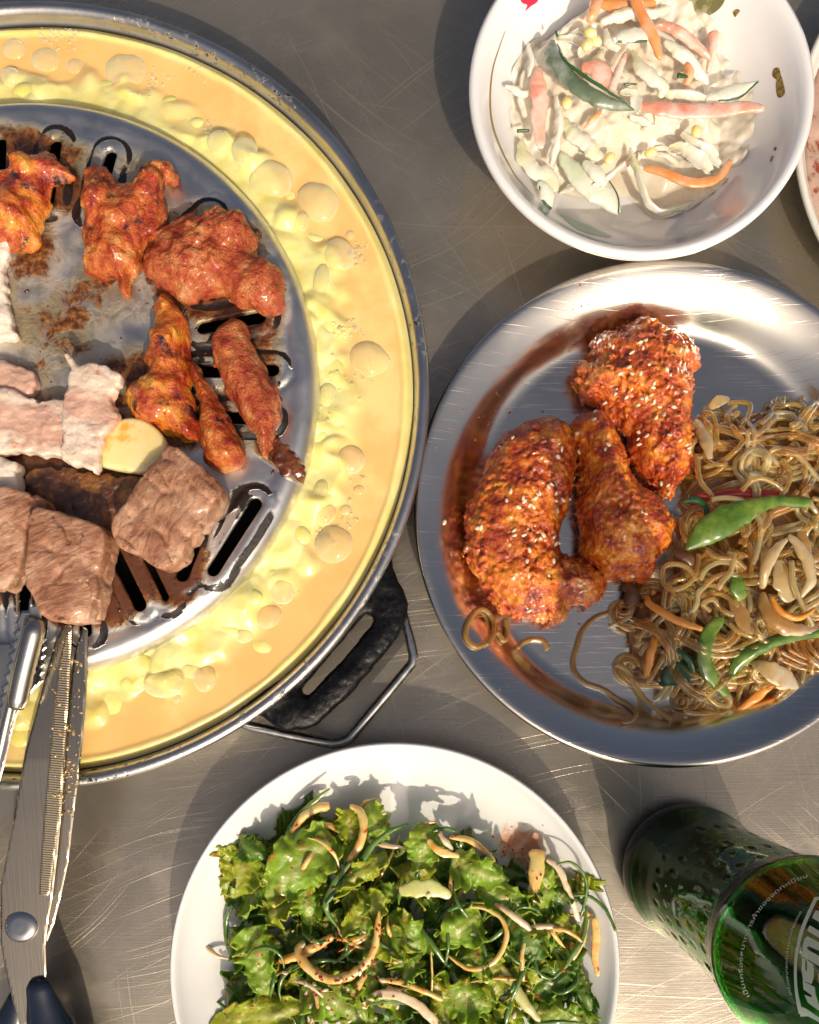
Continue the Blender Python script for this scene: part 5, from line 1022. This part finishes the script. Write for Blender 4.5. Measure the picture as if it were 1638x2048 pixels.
strip('romaine_rib', c8([(1290, 700), (1400, 690), (1520, 690), (1638, 740)]), [24, 36, 34, 16], [28, 30, 30, 28], 2.4, RIB, 'pale yellow romaine rib chunk in the upper centre of the salad', 'lettuce', GL)
strip('romaine_rib', c7([(1190, 810), (1230, 880), (1280, 950), (1330, 1010)]), [14, 24, 22, 12], [25, 28, 27], 2.4, RIB, 'pale green romaine rib slanting at the lower right of the salad', 'lettuce', GL)
def C8(name, pts, w, z, th, mat, lb, g, cat='onion', f=3.485): strip(name, cr(430, 1580, f, pts), [q / f * .92 for q in (w if np.ndim(w) else [w])], z, th * .7, mat, lb, cat, g, n=60)
C8('onion_strip', [(620, 1050), (580, 1110), (615, 1200), (700, 1280), (800, 1320), (900, 1310), (1010, 1250), (1090, 1150), (1125, 1030), (1145, 840)], [30, 70, 76, 76, 74, 70, 66, 60, 50, 30], [26, 31, 33, 33, 32], 3.2, OST, 'thick orange onion arc shaped like a hook in the centre left', GO)
C8('onion_strip', [(450, 1190), (600, 1150), (720, 1080), (820, 1020)], [60, 80, 76, 50], [24, 27, 28], 3, OST, 'translucent onion strip passing under the hook-shaped arc', GO)
C8('onion_strip', [(1150, 1325), (1300, 1345), (1450, 1400), (1585, 1460)], [40, 50, 46, 40], [30, 31, 29], 2.6, OST, 'straight tan onion strip right of the hook-shaped arc', GO)
C8('onion_strip', [(1030, 1500), (1130, 1430), (1260, 1430), (1400, 1490), (1540, 1620), (1600, 1720)], [30, 66, 72, 72, 70, 40], [28, 32, 32, 30], 3, OCR, 'pale curved onion strip at the bottom centre of the salad', GO)
C8('onion_strip', [(950, 1480), (990, 1380), (1050, 1280)], [60, 60, 40], [28, 30, 28], 2.6, OST, 'short orange onion piece below the hook-shaped arc', GO)
C8('onion_strip', [(795, 110), (700, 130), (610, 190), (550, 280), (520, 370), (515, 450)], [80, 74, 60, 46, 40, 30], [20, 22, 22, 20], 2.6, OST, 'orange strip curving beside the long scallion at the top left', GO)
C8('onion_strip', [(945, 110), (1010, 150), (1035, 240), (1025, 340), (980, 430), (930, 500)], [40, 66, 66, 66, 60, 40], [23, 26, 27, 25], 2.8, OST, 'curved onion strip over the topmost lettuce leaf', GO)
C8('onion_strip', [(610, 350), (670, 280), (770, 250), (860, 280), (900, 340)], [30, 44, 50, 44, 30], [19, 20, 20], 2.4, OST, 'pale brown onion arc behind the large frilly leaf', GO)
C8('scallion_shred', [(800, -10), (700, 70), (600, 160), (520, 270), (490, 360), (490, 450)], [22, 34, 34, 34, 30, 24], [23, 21, 19, 18], 1.6, SCG, 'long dark green scallion shred at the top left, tip near the plate rim', GS, 'scallion')
C8('scallion_shred', [(120, 800), (80, 900), (75, 1000), (100, 1120), (155, 1215)], [26, 34, 36, 34, 24], [16, 13, 13, 15], 1.6, SCG, 'dark green scallion loop farthest left in the salad', GS, 'scallion')
C8('scallion_shred', [(420, 890), (330, 870), (230, 890), (175, 950), (170, 1050), (215, 1140)], [24, 34, 34, 34, 34, 24], [17, 15, 12, 13], 1.6, SCG, 'dark green scallion loop second from the left', GS, 'scallion')
C8('scallion_shred', [(430, 960), (330, 960), (260, 1010), (235, 1090)], [22, 28, 28, 22], [16, 13, 12], 1.5, SCG, 'innermost dark scallion loop at the left', GS, 'scallion')
def C7(*a): C8x(*a)
def C8x(name, pts, w, z, th, mat, lb, g, cat='onion'): strip(name, c7(pts), [q / 1.8 * .92 for q in (w if np.ndim(w) else [w])], z, th * .7, mat, lb, cat, g, n=60)
C7('onion_strip', [(1325, 400), (1320, 460), (1310, 550), (1296, 645)], [70, 56, 40, 20], [22, 24, 24, 20], 1.8, OST, 'wide orange strip standing at the right of the salad', GO)
C7('onion_strip', [(1355, 430), (1400, 465), (1425, 520), (1450, 590), (1472, 650)], [20, 26, 26, 26, 22], [24, 25, 24, 22], 2.4, OCR, 'pale onion strip next to the wide orange strip', GO)
C7('scallion_shred', [(1390, 448), (1440, 440), (1485, 475), (1500, 530), (1490, 600), (1470, 660)], [8, 12, 12, 12, 12, 8], [25, 26, 24, 22], 1.5, SCG, 'thin green scallion arc at the right of the salad', GS, 'scallion')
C7('scallion_shred', [(1450, 560), (1500, 560), (1550, 590), (1585, 640), (1604, 690)], [8, 14, 14, 14, 10], [23, 24, 25, 27], 1.6, SCG, 'green scallion shred overhanging the right rim of the white plate', GS, 'scallion')
C7('onion_strip', [(1525, 640), (1535, 700), (1530, 780), (1540, 850)], [26, 32, 28, 16], [20, 21, 21], 2.2, OST, 'orange onion strip against the right wall of the plate', GO)
C7('onion_strip', [(1500, 640), (1480, 720), (1450, 790)], [24, 32, 20], [22, 23, 22], 2.2, OST, 'tan onion strip next to the right wall strip', GO)
C7('onion_strip', [(1170, 590), (1230, 630), (1300, 685)], [18, 30, 26], [26, 28, 26], 2.6, OCR, 'pale onion stick at the centre right', GO)
C7('onion_strip', [(1300, 672), (1360, 672), (1412, 684)], [22, 26, 24], [25, 26, 25], 2.4, OCR, 'short pale onion piece with a red tip at the right', GO)
C7('onion_strip', [(1060, 600), (1130, 605), (1190, 640), (1212, 700), (1190, 770), (1140, 815), (1070, 822), (1000, 775)], [10, 16, 18, 20, 20, 20, 18, 12], [26, 30, 31, 30, 28], 2, OST, 'large orange ring of onion right of the centre', GO)
C7('onion_strip', [(1275, 728), (1268, 790), (1272, 870)], [14, 20, 16], [27, 28, 26], 2.2, OST, 'small tan onion stick below the pale onion stick', GO)
C7('onion_strip', [(1005, 350), (1070, 360), (1120, 390), (1170, 436)], [16, 26, 26, 14], [25, 27, 26], 2, OST, 'curved orange strip at the top right of the salad', GO)
C7('onion_strip', [(970, 335), (990, 365), (1015, 395)], [18, 26, 18], [27, 28, 26], 2.4, OCR, 'short white onion bit at the top right of centre', GO)
C7('onion_strip', [(900, 310), (930, 300), (960, 294)], [12, 14, 10], [22, 22, 22], 2, OST, 'little orange stick poking out at the top of the salad', GO)
C7('onion_strip', [(930, 360), (970, 400), (1040, 420)], [20, 34, 16], [28, 29, 27], 1.8, OST, 'orange fold of onion at the upper centre', GO)
C7('onion_strip', [(940, 760), (945, 850), (940, 920)], [8, 10, 8], [30, 30, 29], 1.6, OST, 'hair-thin tan shred standing at the centre', GO)
C7('scallion_shred', [(860, 300), (790, 330), (730, 380), (690, 440), (640, 500), (560, 590)], [12, 22, 26, 30, 30, 16], [24, 27, 28, 28], 1.8, SCG, 'broad dark scallion blade running down left from the top', GS, 'scallion')
C7('scallion_shred', [(940, 330), (980, 318), (1020, 325), (1045, 350)], [10, 16, 16, 10], [24, 25, 24], 1.6, SCG, 'short scallion arc at the top right of centre', GS, 'scallion')
C7('scallion_shred', [(700, 960), (780, 940), (870, 950), (920, 990)], [10, 22, 24, 16], [27, 29, 28], 1.8, SCG, 'dark scallion arc at the bottom centre', GS, 'scallion')
C7('scallion_shred', [(1500, 600), (1490, 700), (1440, 790), (1380, 860)], [10, 18, 20, 14], [23, 25, 25], 1.8, SCG, 'long scallion blade down the right side', GS, 'scallion')
C7('scallion_shred', [(600, 670), (560, 600), (590, 520), (650, 440)], [12, 24, 26, 16], [25, 27, 27], 1.8, SCG, 'dark scallion blade left of the centre', GS, 'scallion')
for i in range(110):
    x, y, d_ = inpoly(12); a = rl.uniform(0, 6.28); b_ = rl.gauss(0, 1.2); L = rl.uniform(50, 130); pts = []
    for q in range(6): pts.append((x, y)); x += L / 5 * math.cos(a); y += L / 5 * math.sin(a); a += b_ / 5
    z0 = 9 + min(d_, 110) / 110 * 17
    g_ = rl.random() < .55
    strip('scallion_shred' if g_ else 'onion_strip', pts, [3, rl.uniform(5, 12), rl.uniform(5, 12), 3], [z0, z0 + 3, z0 - 1], 1.6, SCG if g_ else rl.choice([OST, OST, OCR]), 'loose dark green scallion shred tangled in the lettuce' if g_ else 'loose orange-stained onion shred tangled in the lettuce', 'scallion' if g_ else 'onion', GS if g_ else GO, n=26, sides=8)
sal = [o for o in C.objects if o.type == 'MESH' and o.get('group') in (GL, GO, GS)]
BV_SAL = bvh_of(*sal)
for x, y in c7([(434, 427), (444, 686), (478, 738), (388, 734), (414, 838), (566, 822), (614, 866), (684, 838), (488, 876), (375, 914), (506, 958), (700, 962), (656, 940), (700, 940), (764, 864), (802, 772), (830, 796), (862, 900), (1150, 414), (956, 842), (646, 1012), (1000, 1016), (560, 900), (490, 910), (770, 265), (700, 690), (800, 840), (570, 960), (520, 880), (470, 880), (640, 900), (590, 940), (740, 1000), (1090, 700), (1290, 900), (1370, 870), (1420, 930), (930, 560), (600, 700), (460, 650), (820, 960), (880, 1000), (1140, 870), (1240, 990)]):
    seed(x, y, BV_SAL, 'white sesame seed scattered on the dressed lettuce', 'sesame seeds on the salad', 1.15)
CH = food('chilli_flake', [(.35, (.45, .015, .008)), (.65, (.65, .07, .015))], 200, 2, .2, bumps=(), coat=.7)
rf = random.Random(77); parts = []
for i in range(230):
    x, y, d_ = inpoly(6)
    if rf.random() < .35: x, y = rf.gauss(670, 70), rf.gauss(1950, 60)
    p, n = hit(x, y, BV_SAL, .15)
    if p is None: continue
    V, F = ellipsoid((0, 0, 0), rf.uniform(.4, 1.3), rf.uniform(.3, .9), .3, rf.uniform(0, 3), 6, 4); q = np.array(Vector(n).to_track_quat('Z', 'Y').to_matrix()); parts.append((V @ q.T + p, F))
for i in range(40):
    p, n = hit(rf.gauss(1035, 26), rf.gauss(1715, 34), BV_L, .1)
    if p is not None: V, F = ellipsoid((0, 0, 0), rf.uniform(.25, .8), rf.uniform(.25, .6), .15, rf.uniform(0, 3), 6, 4); parts.append((V + p, F))
V, F = join(parts); tag(mk('chilli_flakes', V, F, CH), kind='stuff')
# ================================================================ green bottle
OX, OY = 127.4, -87.5
def bottle_r(z):
    zs = [0, 1.5, 4, 9, 16, 24, 34, 60, 90, 106, 111, 115, 118, 121, 126, 136, 150, 164, 178, 192, 206, 222, 228, 233, 235]
    rs = [26, 28.6, 30.2, 31.0, 30.6, 29.0, 27.9, 27.6, 28.0, 28.6, 29.6, 30.9, 31.3, 30.8, 29.6, 27.4, 23.6, 19.6, 16.4, 14.4, 13.4, 13.0, 14.2, 14.2, 13.4]
    return np.interp(z, zs, rs)
zs = np.r_[np.linspace(0, 30, 40), np.linspace(31, 108, 150), np.linspace(108.5, 130, 45), np.linspace(131, 235, 70)]
rsm = np.array([np.mean([bottle_r(z + d) for d in np.linspace(-2.2, 2.2, 9)]) for z in zs]); rsm[0] = 26
nseg = 300; an = np.linspace(0, 2 * math.pi, nseg, endpoint=False)
A_, Z_ = np.meshgrid(an, zs, indexing='ij'); R_ = np.broadcast_to(rsm, A_.shape).copy()
ncol = 28
row = (Z_ - 40) / 14.0; ri = np.floor(row); ph = (A_ / (2 * math.pi) * ncol + .5 * (ri % 2)) % 1 - .5
dz_ = (row - ri - .5) * 14; da_ = ph * 2 * math.pi * 28 / ncol
ok = (ri >= 0) & (ri < 5); R_ -= np.where(ok, (.45 + .25 * np.sin(A_ * 5 + ri * 2)) * np.clip(1 - (da_ / 1.25) ** 2 - (dz_ / 4.6) ** 2, 0, 1) ** .6, 0)
V = np.stack([OX + R_ * np.cos(A_), OY + R_ * np.sin(A_), Z_], -1); nz_ = len(zs)
i = np.arange(nseg)[:, None]; j = np.arange(nz_ - 1)[None]
F = np.stack([i * nz_ + j, ((i + 1) % nseg) * nz_ + j, ((i + 1) % nseg) * nz_ + j + 1, i * nz_ + j + 1], -1).reshape(-1, 4)
V = V.reshape(-1, 3); faces = [tuple(f) for f in F.tolist()]
# inner wall
zi = np.r_[np.linspace(7, 112, 40), np.linspace(114, 235, 50)]; ri_ = np.array([bottle_r(z) for z in zi]) - 3.2; ri_[0] = 18; ri_[1] = 24
Vi, Fi = lathe([(0.01, 6.4)] + list(zip(ri_, zi)), 96, (OX, OY, 0))
off = len(V); V = np.vstack([V, Vi]); faces += [tuple(int(q) + off for q in f[::-1]) for f in Fi]
faces.append(tuple(int(i_ * nz_) for i_ in range(nseg))[::-1])
bt = thing('green_bottle', 'green glass soda bottle with dimpled sides and white printed logo at the lower right', 'bottle', (OX, OY, 0))
m = M('green_glass'); m.p(base=(.10, .62, .14), rough=.04, trans=1., ior=1.5, normal=m.bump(m.noise(500, 2), .06, .0002))
va = m.n('ShaderNodeVolumeAbsorption', {'Color': (.05, .55, .10), 'Density': 100.}); m.t.links.new(va.outputs[0], m.out.inputs['Volume'])
gb = mk('glass_body', V, faces, m.m, bt)
BV_BT = bvh_of(gb)
m = M('dark_soda'); m.p(base=(.006, .030, .008), rough=.05, coat=.3)
zi = np.linspace(8, 140, 50); rl_ = np.array([bottle_r(z) for z in zi]) - 3.9; rl_[0] = 20
V, F = lathe([(0.01, 7.4)] + list(zip(rl_, zi)) + [(0.01, 140.2)], 96, (OX, OY, 0)); mk('drink', V, F, m.m, bt)
WP = M('white_print'); WP.p(base=WP.mix(.25, (.80, .85, .78), (.35, .75, .45)), rough=.45); WP = WP.m
b1 = lambda pts: cr(1500, 1750, 6.87, pts)
def bandpoly(pts, w, n=60):
    pl = spline([(x, y, 0) for x, y in pts], n)[:, :2]; t = np.gradient(pl, axis=0); q = np.stack([-t[:, 1], t[:, 0]], 1) / np.linalg.norm(t, axis=1)[:, None]
    w = np.interp(np.linspace(0, 1, n), np.linspace(0, 1, len(w)), w)[:, None] / 2; return np.vstack([pl + q * w, (pl - q * w)[::-1]]).tolist()
decal('logo_border', bandpoly(b1([(905, 330), (830, 490), (740, 700), (680, 900), (640, 1120), (628, 1350), (640, 1580), (670, 1760), (705, 1900)]), [7, 7.5, 7.5, 7, 6.5, 6, 6, 7, 9]), BV_BT, WP, bt, closed_smooth=False, step=4)
decal('logo_border', b1([(875, 312), (960, 300), (1300, 420), (1500, 700), (1520, 740), (1480, 740), (1260, 470), (960, 345), (900, 350)]), BV_BT, WP, bt, closed_smooth=False, step=4)
decal('logo_border', b1([(680, 1850), (720, 1810), (800, 1850), (900, 1920), (1020, 2000), (1010, 2060), (900, 1990), (800, 1940), (700, 1945)]), BV_BT, WP, bt, closed_smooth=False, step=4)
for poly in ([(905, 488), (960, 500), (1200, 640), (1180, 790), (1010, 690), (855, 592)], [(822, 695), (960, 775), (1180, 900), (1180, 1010), (955, 870), (785, 768)],
             [(800, 845), (950, 930), (1180, 1060), (1180, 1160), (960, 1050), (810, 978), (785, 1000), (800, 1030), (960, 1120), (1180, 1240), (1180, 1400), (950, 1255), (722, 1110), (730, 980), (760, 870)],
             [(722, 1130), (765, 1165), (762, 1300), (785, 1335), (795, 1190), (870, 1222), (885, 1290), (882, 1400), (850, 1500), (735, 1455), (712, 1300)],
             [(728, 1452), (895, 1542), (905, 1640), (960, 1800), (1060, 1880), (1040, 1930), (950, 1862), (800, 1755), (752, 1645), (850, 1682), (850, 1650), (742, 1575)],
             [(945, 1350), (1100, 1420), (1200, 1500), (1190, 1620), (1060, 1560), (950, 1480)]):
    decal('logo_letter', b1(poly), BV_BT, WP, bt, closed_smooth=False, step=3, off=.12)
def arc_text(body, path, hpx, name, side=1):
    cu = bpy.data.curves.new('t', 'FONT'); cu.body = body; cu.resolution_u = 2; to = bpy.data.objects.new('t', cu); C.objects.link(to)
    bpy.context.view_layer.update(); me = bpy.data.meshes.new_from_object(to.evaluated_get(bpy.context.evaluated_depsgraph_get()))
    bpy.data.objects.remove(to)
    co = np.array([v.co[:2] for v in me.vertices]); fs = [tuple(p.vertices) for p in me.polygons]; bpy.data.meshes.remove(me)
    pl = spline([(x, y, 0) for x, y in path], 200)[:, :2]; s = np.r_[0, np.cumsum(np.linalg.norm(np.diff(pl, axis=0), axis=1))]; t = np.gradient(pl, axis=0); t /= np.linalg.norm(t, axis=1)[:, None]
    x = co[:, 0] - co[:, 0].min(); k = s[-1] / x.max(); hs = hpx / .75
    V = []; good = []
    for a, b in zip(x * k, co[:, 1] * hs):
        q = np.array([np.interp(a, s, pl[:, 0]), np.interp(a, s, pl[:, 1])]); tt = np.array([np.interp(a, s, t[:, 0]), np.interp(a, s, t[:, 1])]); tt /= np.linalg.norm(tt)
        q = q + np.array([tt[1], -tt[0]]) * b; p, n = hit(q[0], q[1], BV_BT, .12); good.append(p is not None); V.append(p if p is not None else np.zeros(3))
    F = [f for f in fs if all(good[i] for i in f)]
    return mk(name, V, F, WP, bt, smooth=False)
arc_text("เป็นเครื่องหมายการค้าของจดทะเบียน", [(1500, 1992), (1489, 1966), (1486, 1937), (1487, 1908), (1494, 1879), (1502, 1857), (1512, 1837), (1525, 1817), (1543, 1798), (1562, 1781), (1587, 1766), (1616, 1755)], 8, 'printed_text')
arc_text("เครื่องหมายการค้าจดทะเบียนขวด", [(1584, 1989), (1578, 1960), (1576, 1930), (1579, 1900), (1585, 1868), (1594, 1844), (1604, 1825)], 5.5, 'printed_text')

# ================================================================ scissors and tongs
m = M('scissor_steel'); br = m.noise(1, 3, v=m.map(scale=(1200, 30, 1), rot=(0, 0, .16)))
m.p(base=(.44, .38, .29), metal=1., rough=m.rng(m.noise(40, 4), .35, .65, .13, .20), normal=m.bump(br, .25, .0002)); SCM = m.m
c3 = lambda pts: cr(0, 1100, 2.16, pts)
def zsc(y):  # height of the scissor axis along the picture: tips on the plate, over the pan rim, handles down on the table
    return float(np.interp(y, [1240, 1520, 1850, 2080, 2500], [44, 37, 24, 13, 8]))
def blade(name, outline, th, lift, mat, par, bevel=None):
    """flat blade from an outline (crop 3 px); bevel = (x offset fn) thickness falls towards the cutting edge"""
    pl = spline([(x, y, 0) for x, y in c3(outline)], 160, True)[:, :2] if bevel != 'sharp' else np.array(c3(outline))
    n = len(pl); X, Y = np.meshgrid(np.arange(pl[:, 0].min(), pl[:, 0].max(), 4.), np.arange(pl[:, 1].min(), pl[:, 1].max(), 6.)); X = X.ravel(); Y = Y.ravel(); k = sd_poly(X, Y, pl) < -1.5
    pts = [Vector(p) for p in pl.tolist()] + [Vector((float(a), float(b))) for a, b in zip(X[k], Y[k])]
    vo, eo, fo, _, _, _ = delaunay_2d_cdt(pts, [(i, (i + 1) % n) for i in range(n)], [], 1, 1e-5)
    top = []; bot = []
    for v in vo:
        z = zsc(v[1]) + lift; d_ = -float(sd_poly(np.array(v[0]), np.array(v[1]), pl)); top.append(P(v[0], v[1], z + th - .35 * (1 - min(1, d_ / 3.)))); bot.append(P(v[0], v[1], z))
    N = len(vo); V = np.array(top + bot); F = [tuple(f) for f in fo] + [tuple(i + N for i in f[::-1]) for f in fo]
    ed = {}
    for f in fo:
        for i in range(3):
            a, b = f[i], f[(i + 1) % 3]
            if (b, a) in ed: del ed[(b, a)]
            else: ed[(a, b)] = 1
    F += [(b, a, a + N, b + N) for a, b in ed]
    Vc = V; return mk(name, Vc, F, mat, par, smooth=False)
scs = thing('scissors', 'steel kitchen scissors with dark blue handle resting on the pan rim', 'scissors', (-120, -60, 6))
blade('blade', [(357, 330), (380, 345), (377, 480), (372, 620), (358, 820), (338, 1000), (320, 1130), (295, 1350), (262, 1500), (235, 1610), (205, 1690), (150, 1720), (150, 1500), (200, 1300), (240, 1000), (280, 700), (325, 440)], 1.4, 0, SCM, scs, 'sharp')
blade('blade', [(298, 320), (311, 332), (308, 440), (294, 700), (275, 1000), (262, 1180), (248, 1320), (228, 1500), (206, 1620), (196, 1710), (200, 1830), (185, 1930), (150, 2000), (110, 2060), (78, 2060), (50, 1930), (20, 1800), (2, 1700), (2, 1450), (60, 1150), (110, 870), (168, 655), (202, 520), (236, 400), (268, 330)], 1.6, 1.8, SCM, scs, 'sharp')
m = M('bevel_steel'); br = m.n('ShaderNodeTexWave', {'Vector': m.map(rot=(0, 0, .10)), 'Scale': 310.}, bands_direction='Y').outputs[0]
m.p(base=(.62, .50, .32), metal=1., rough=.24, normal=m.bump(br, .5, .0003)); 
# ground serrated bevel along the cutting edge; its gold base colour imitates reflected sun
o = blade('serrated_bevel', [(290, 345), (308, 350), (306, 440), (292, 700), (273, 1000), (258, 1180), (236, 1330), (216, 1480), (206, 1498), (168, 1492), (172, 1380), (188, 1150), (210, 900), (236, 640), (262, 450)], .35, 3.35, m.m, scs, 'sharp')
m2_ = M('rivet_steel'); m2_.p(base=(.62, .60, .57), metal=1., rough=.16)
q = P(42.6, 1851, zsc(1851) + 3.4); V, F = lathe([(0, 2.0), (3.2, 1.9), (3.6, 1.9), (5.6, 1.55), (6.9, .7), (7.2, 0), (7.2, -4)], 40, q); mk('rivet', V, F, m2_.m, scs)
m = M('blue_black_plastic'); m.p(base=(.006, .012, .028), rough=.22, coat=.4, coatr=.1, normal=m.bump(m.noise(300, 3), .1, .0003)); HP = m.m
hp = spline([P(x, y, zsc(y) + 4.0) for x, y in [(74, 1958), (82, 1990), (98, 2045), (122, 2110), (140, 2190), (130, 2280), (80, 2340), (30, 2300), (20, 2220), (60, 2130)]], 90)
V, F = tube(hp, np.interp(np.linspace(0, 1, 90), [0, .02, .06, .16, .4, 1], [3.0, 5.4, 6.4, 10.5, 10, 6.5]), 16, flat=.62); mk('handle', V, F, HP, scs)
hp = spline([P(x, y, zsc(y) - .5) for x, y in [(40, 1990), (12, 2080), (-40, 2180), (-140, 2300), (-150, 2420), (-60, 2480), (10, 2400), (10, 2260), (0, 2160)]], 90)
V, F = tube(hp, np.interp(np.linspace(0, 1, 90), [0, .06, .2, 1], [4.5, 7.5, 8.0, 5.5]), 16, flat=.62); mk('handle', V, F, HP, scs)

m = M('tong_steel'); m.p(base=(.48, .46, .42), metal=1., rough=m.rng(m.noise(60, 4), .35, .65, .20, .32), normal=m.bump(m.noise(400, 3), .15, .0003)); TG = m.m
tgs = thing('tongs', 'steel serving tongs with saw-toothed tips at the left edge by the scissors', 'tongs', (-175, -20, 30))
def zz(a, b, n, amp):
    a = np.array(a, float); b = np.array(b, float); d = (b - a); q = np.array([-d[1], d[0]]) / np.linalg.norm(d); out = []
    for i in range(n): out += [tuple(a + d * i / n), tuple(a + d * (i + .5) / n + q * amp)]
    return out
zsc_old = zsc
def zsc(y): return float(np.interp(y, [1190, 1400, 1560, 2300], [55, 46, 40, 36]))
blade('jaw', [(128, 208), (142, 240), (158, 228), (166, 246), (182, 240), (178, 300), (140, 460), (95, 640), (50, 800), (20, 930), (0, 1000), (-60, 1200), (-110, 1200), (-60, 900)] + zz((-15, 760), (92, 290), 10, -20)[0:] + [(96, 262), (122, 262)], 1.0, 2.5, TG, tgs, 'sharp')
V, F = tube(spline([P(*c3([q])[0], z) for q, z in [((158, 300), 59), ((140, 380), 58), ((105, 520), 54), ((70, 680), 50)]], 30), np.interp(np.linspace(0, 1, 30), [0, .1, .9, 1], [2.5, 4.2, 4.0, 3]), 12); mk('ridge', V, F, TG, tgs)
V, F = tube(spline([P(*c3([q])[0], z) for q, z in [((130, 290), 58.5), ((92, 480), 54), ((40, 700), 49), ((0, 880), 44), ((-60, 1150), 41)]], 40), 2.0, 10); mk('ridge', V, F, TG, tgs)
def zsc(y): return float(np.interp(y, [1250, 1400, 1560, 2300], [43, 41, 37, 30]))
blade('jaw', [(-60, 400), (20, 395), (60, 415), (120, 380), (175, 372)] + zz((205, 385), (186, 600), 6, 16)[0:] + [(150, 600), (80, 700), (0, 960), (-120, 1200), (-140, 900)], 1.0, 0.6, TG, tgs, 'sharp')
def arm(z0, z1, dx):
    V, F = tube(spline([P(-60 + dx, 1640, z0), P(-160 + dx, 1850, z1), P(-260, 2150, 33), P(-300, 2300, 32)], 40), 5, 10, flat=.3); mk('arm', V, F, TG, tgs)
arm(40, 38, 0); arm(35, 33, -12)

RES = food('cooking_residue', [(.35, (.30, .16, .04)), (.65, (.50, .34, .14))], 200, 3, .15, bumps=(), coat=.8)
BV_SC = bvh_of(*[o for o in scs.children if o.name.startswith(('blade', 'serrated'))]); rq = random.Random(8); parts = []
for i in range(130):
    t_ = rq.random(); x_, y_ = (rq.gauss(140, 9), rq.gauss(1560, 26)) if t_ < .3 else (rq.uniform(95, 170), rq.uniform(1280, 1640))
    p, n = hit(x_, y_, BV_SC, .02)
    if p is None: continue
    a_ = rq.choice([.2, .3, .45, .7]); V, F = ellipsoid(p, a_ * rq.uniform(1, 2.2), a_, a_ * .55, rq.uniform(0, 3), 8, 5); parts.append((V, F))
V, F = join(parts); tag(mk('residue', V, F, RES, scs), kind='stuff')
rq = random.Random(18); parts = []
for i in range(170):
    x_, y_ = rq.choice([(rq.uniform(860, 1250), rq.uniform(560, 1400)), (rq.uniform(640, 1300), rq.uniform(1380, 2000)), (rq.gauss(1010, 40), rq.gauss(840, 50)), (rq.gauss(1230, 60), rq.gauss(660, 30))])
    q_, n = hit(x_, y_, BV_SP, .02)
    if q_ is None: continue
    a_ = rq.choice([.15, .2, .3, .5]); V, F = ellipsoid(q_, a_ * rq.uniform(1, 1.8), a_, a_ * .4, rq.uniform(0, 3), 8, 5); parts.append((V, F))
V, F = join(parts); tag(mk('sauce_drops', V, F, food('sauce_drop', [(.35, (.30, .06, .01)), (.65, (.48, .18, .04))], 200, 2, .12, bumps=(), coat=.8)), kind='stuff')
# ================================================================ SECTOR: alike pieces say where they lie
by = {}
for o in C.objects:
    if o.get('group') and o.get('label') and o.parent is None: by.setdefault(o['label'], []).append(o)
for lb, os_ in by.items():
    if len(os_) < 5: continue
    q = [o.location for o in os_]; xs_ = [v.x for v in q]; ys_ = [max(v.y, -.176) for v in q]
    x0, x1, y0, y1 = min(xs_), max(xs_), min(ys_), max(ys_)
    for o, x, y in zip(os_, xs_, ys_):
        a = min(2, int(3 * (x - x0) / (x1 - x0 + 1e-9))); b = min(2, int(3 * (y - y0) / (y1 - y0 + 1e-9)))
        w = [['at its lower left', 'at its bottom', 'at its lower right'], ['at its left side', 'in its middle', 'at its right side'], ['at its upper left', 'at its top', 'at its upper right']][b][a]
        d = o.data; sz = max(o.dimensions) if len(os_) < 200 else 0
        o['label'] = lb + ' ' + w
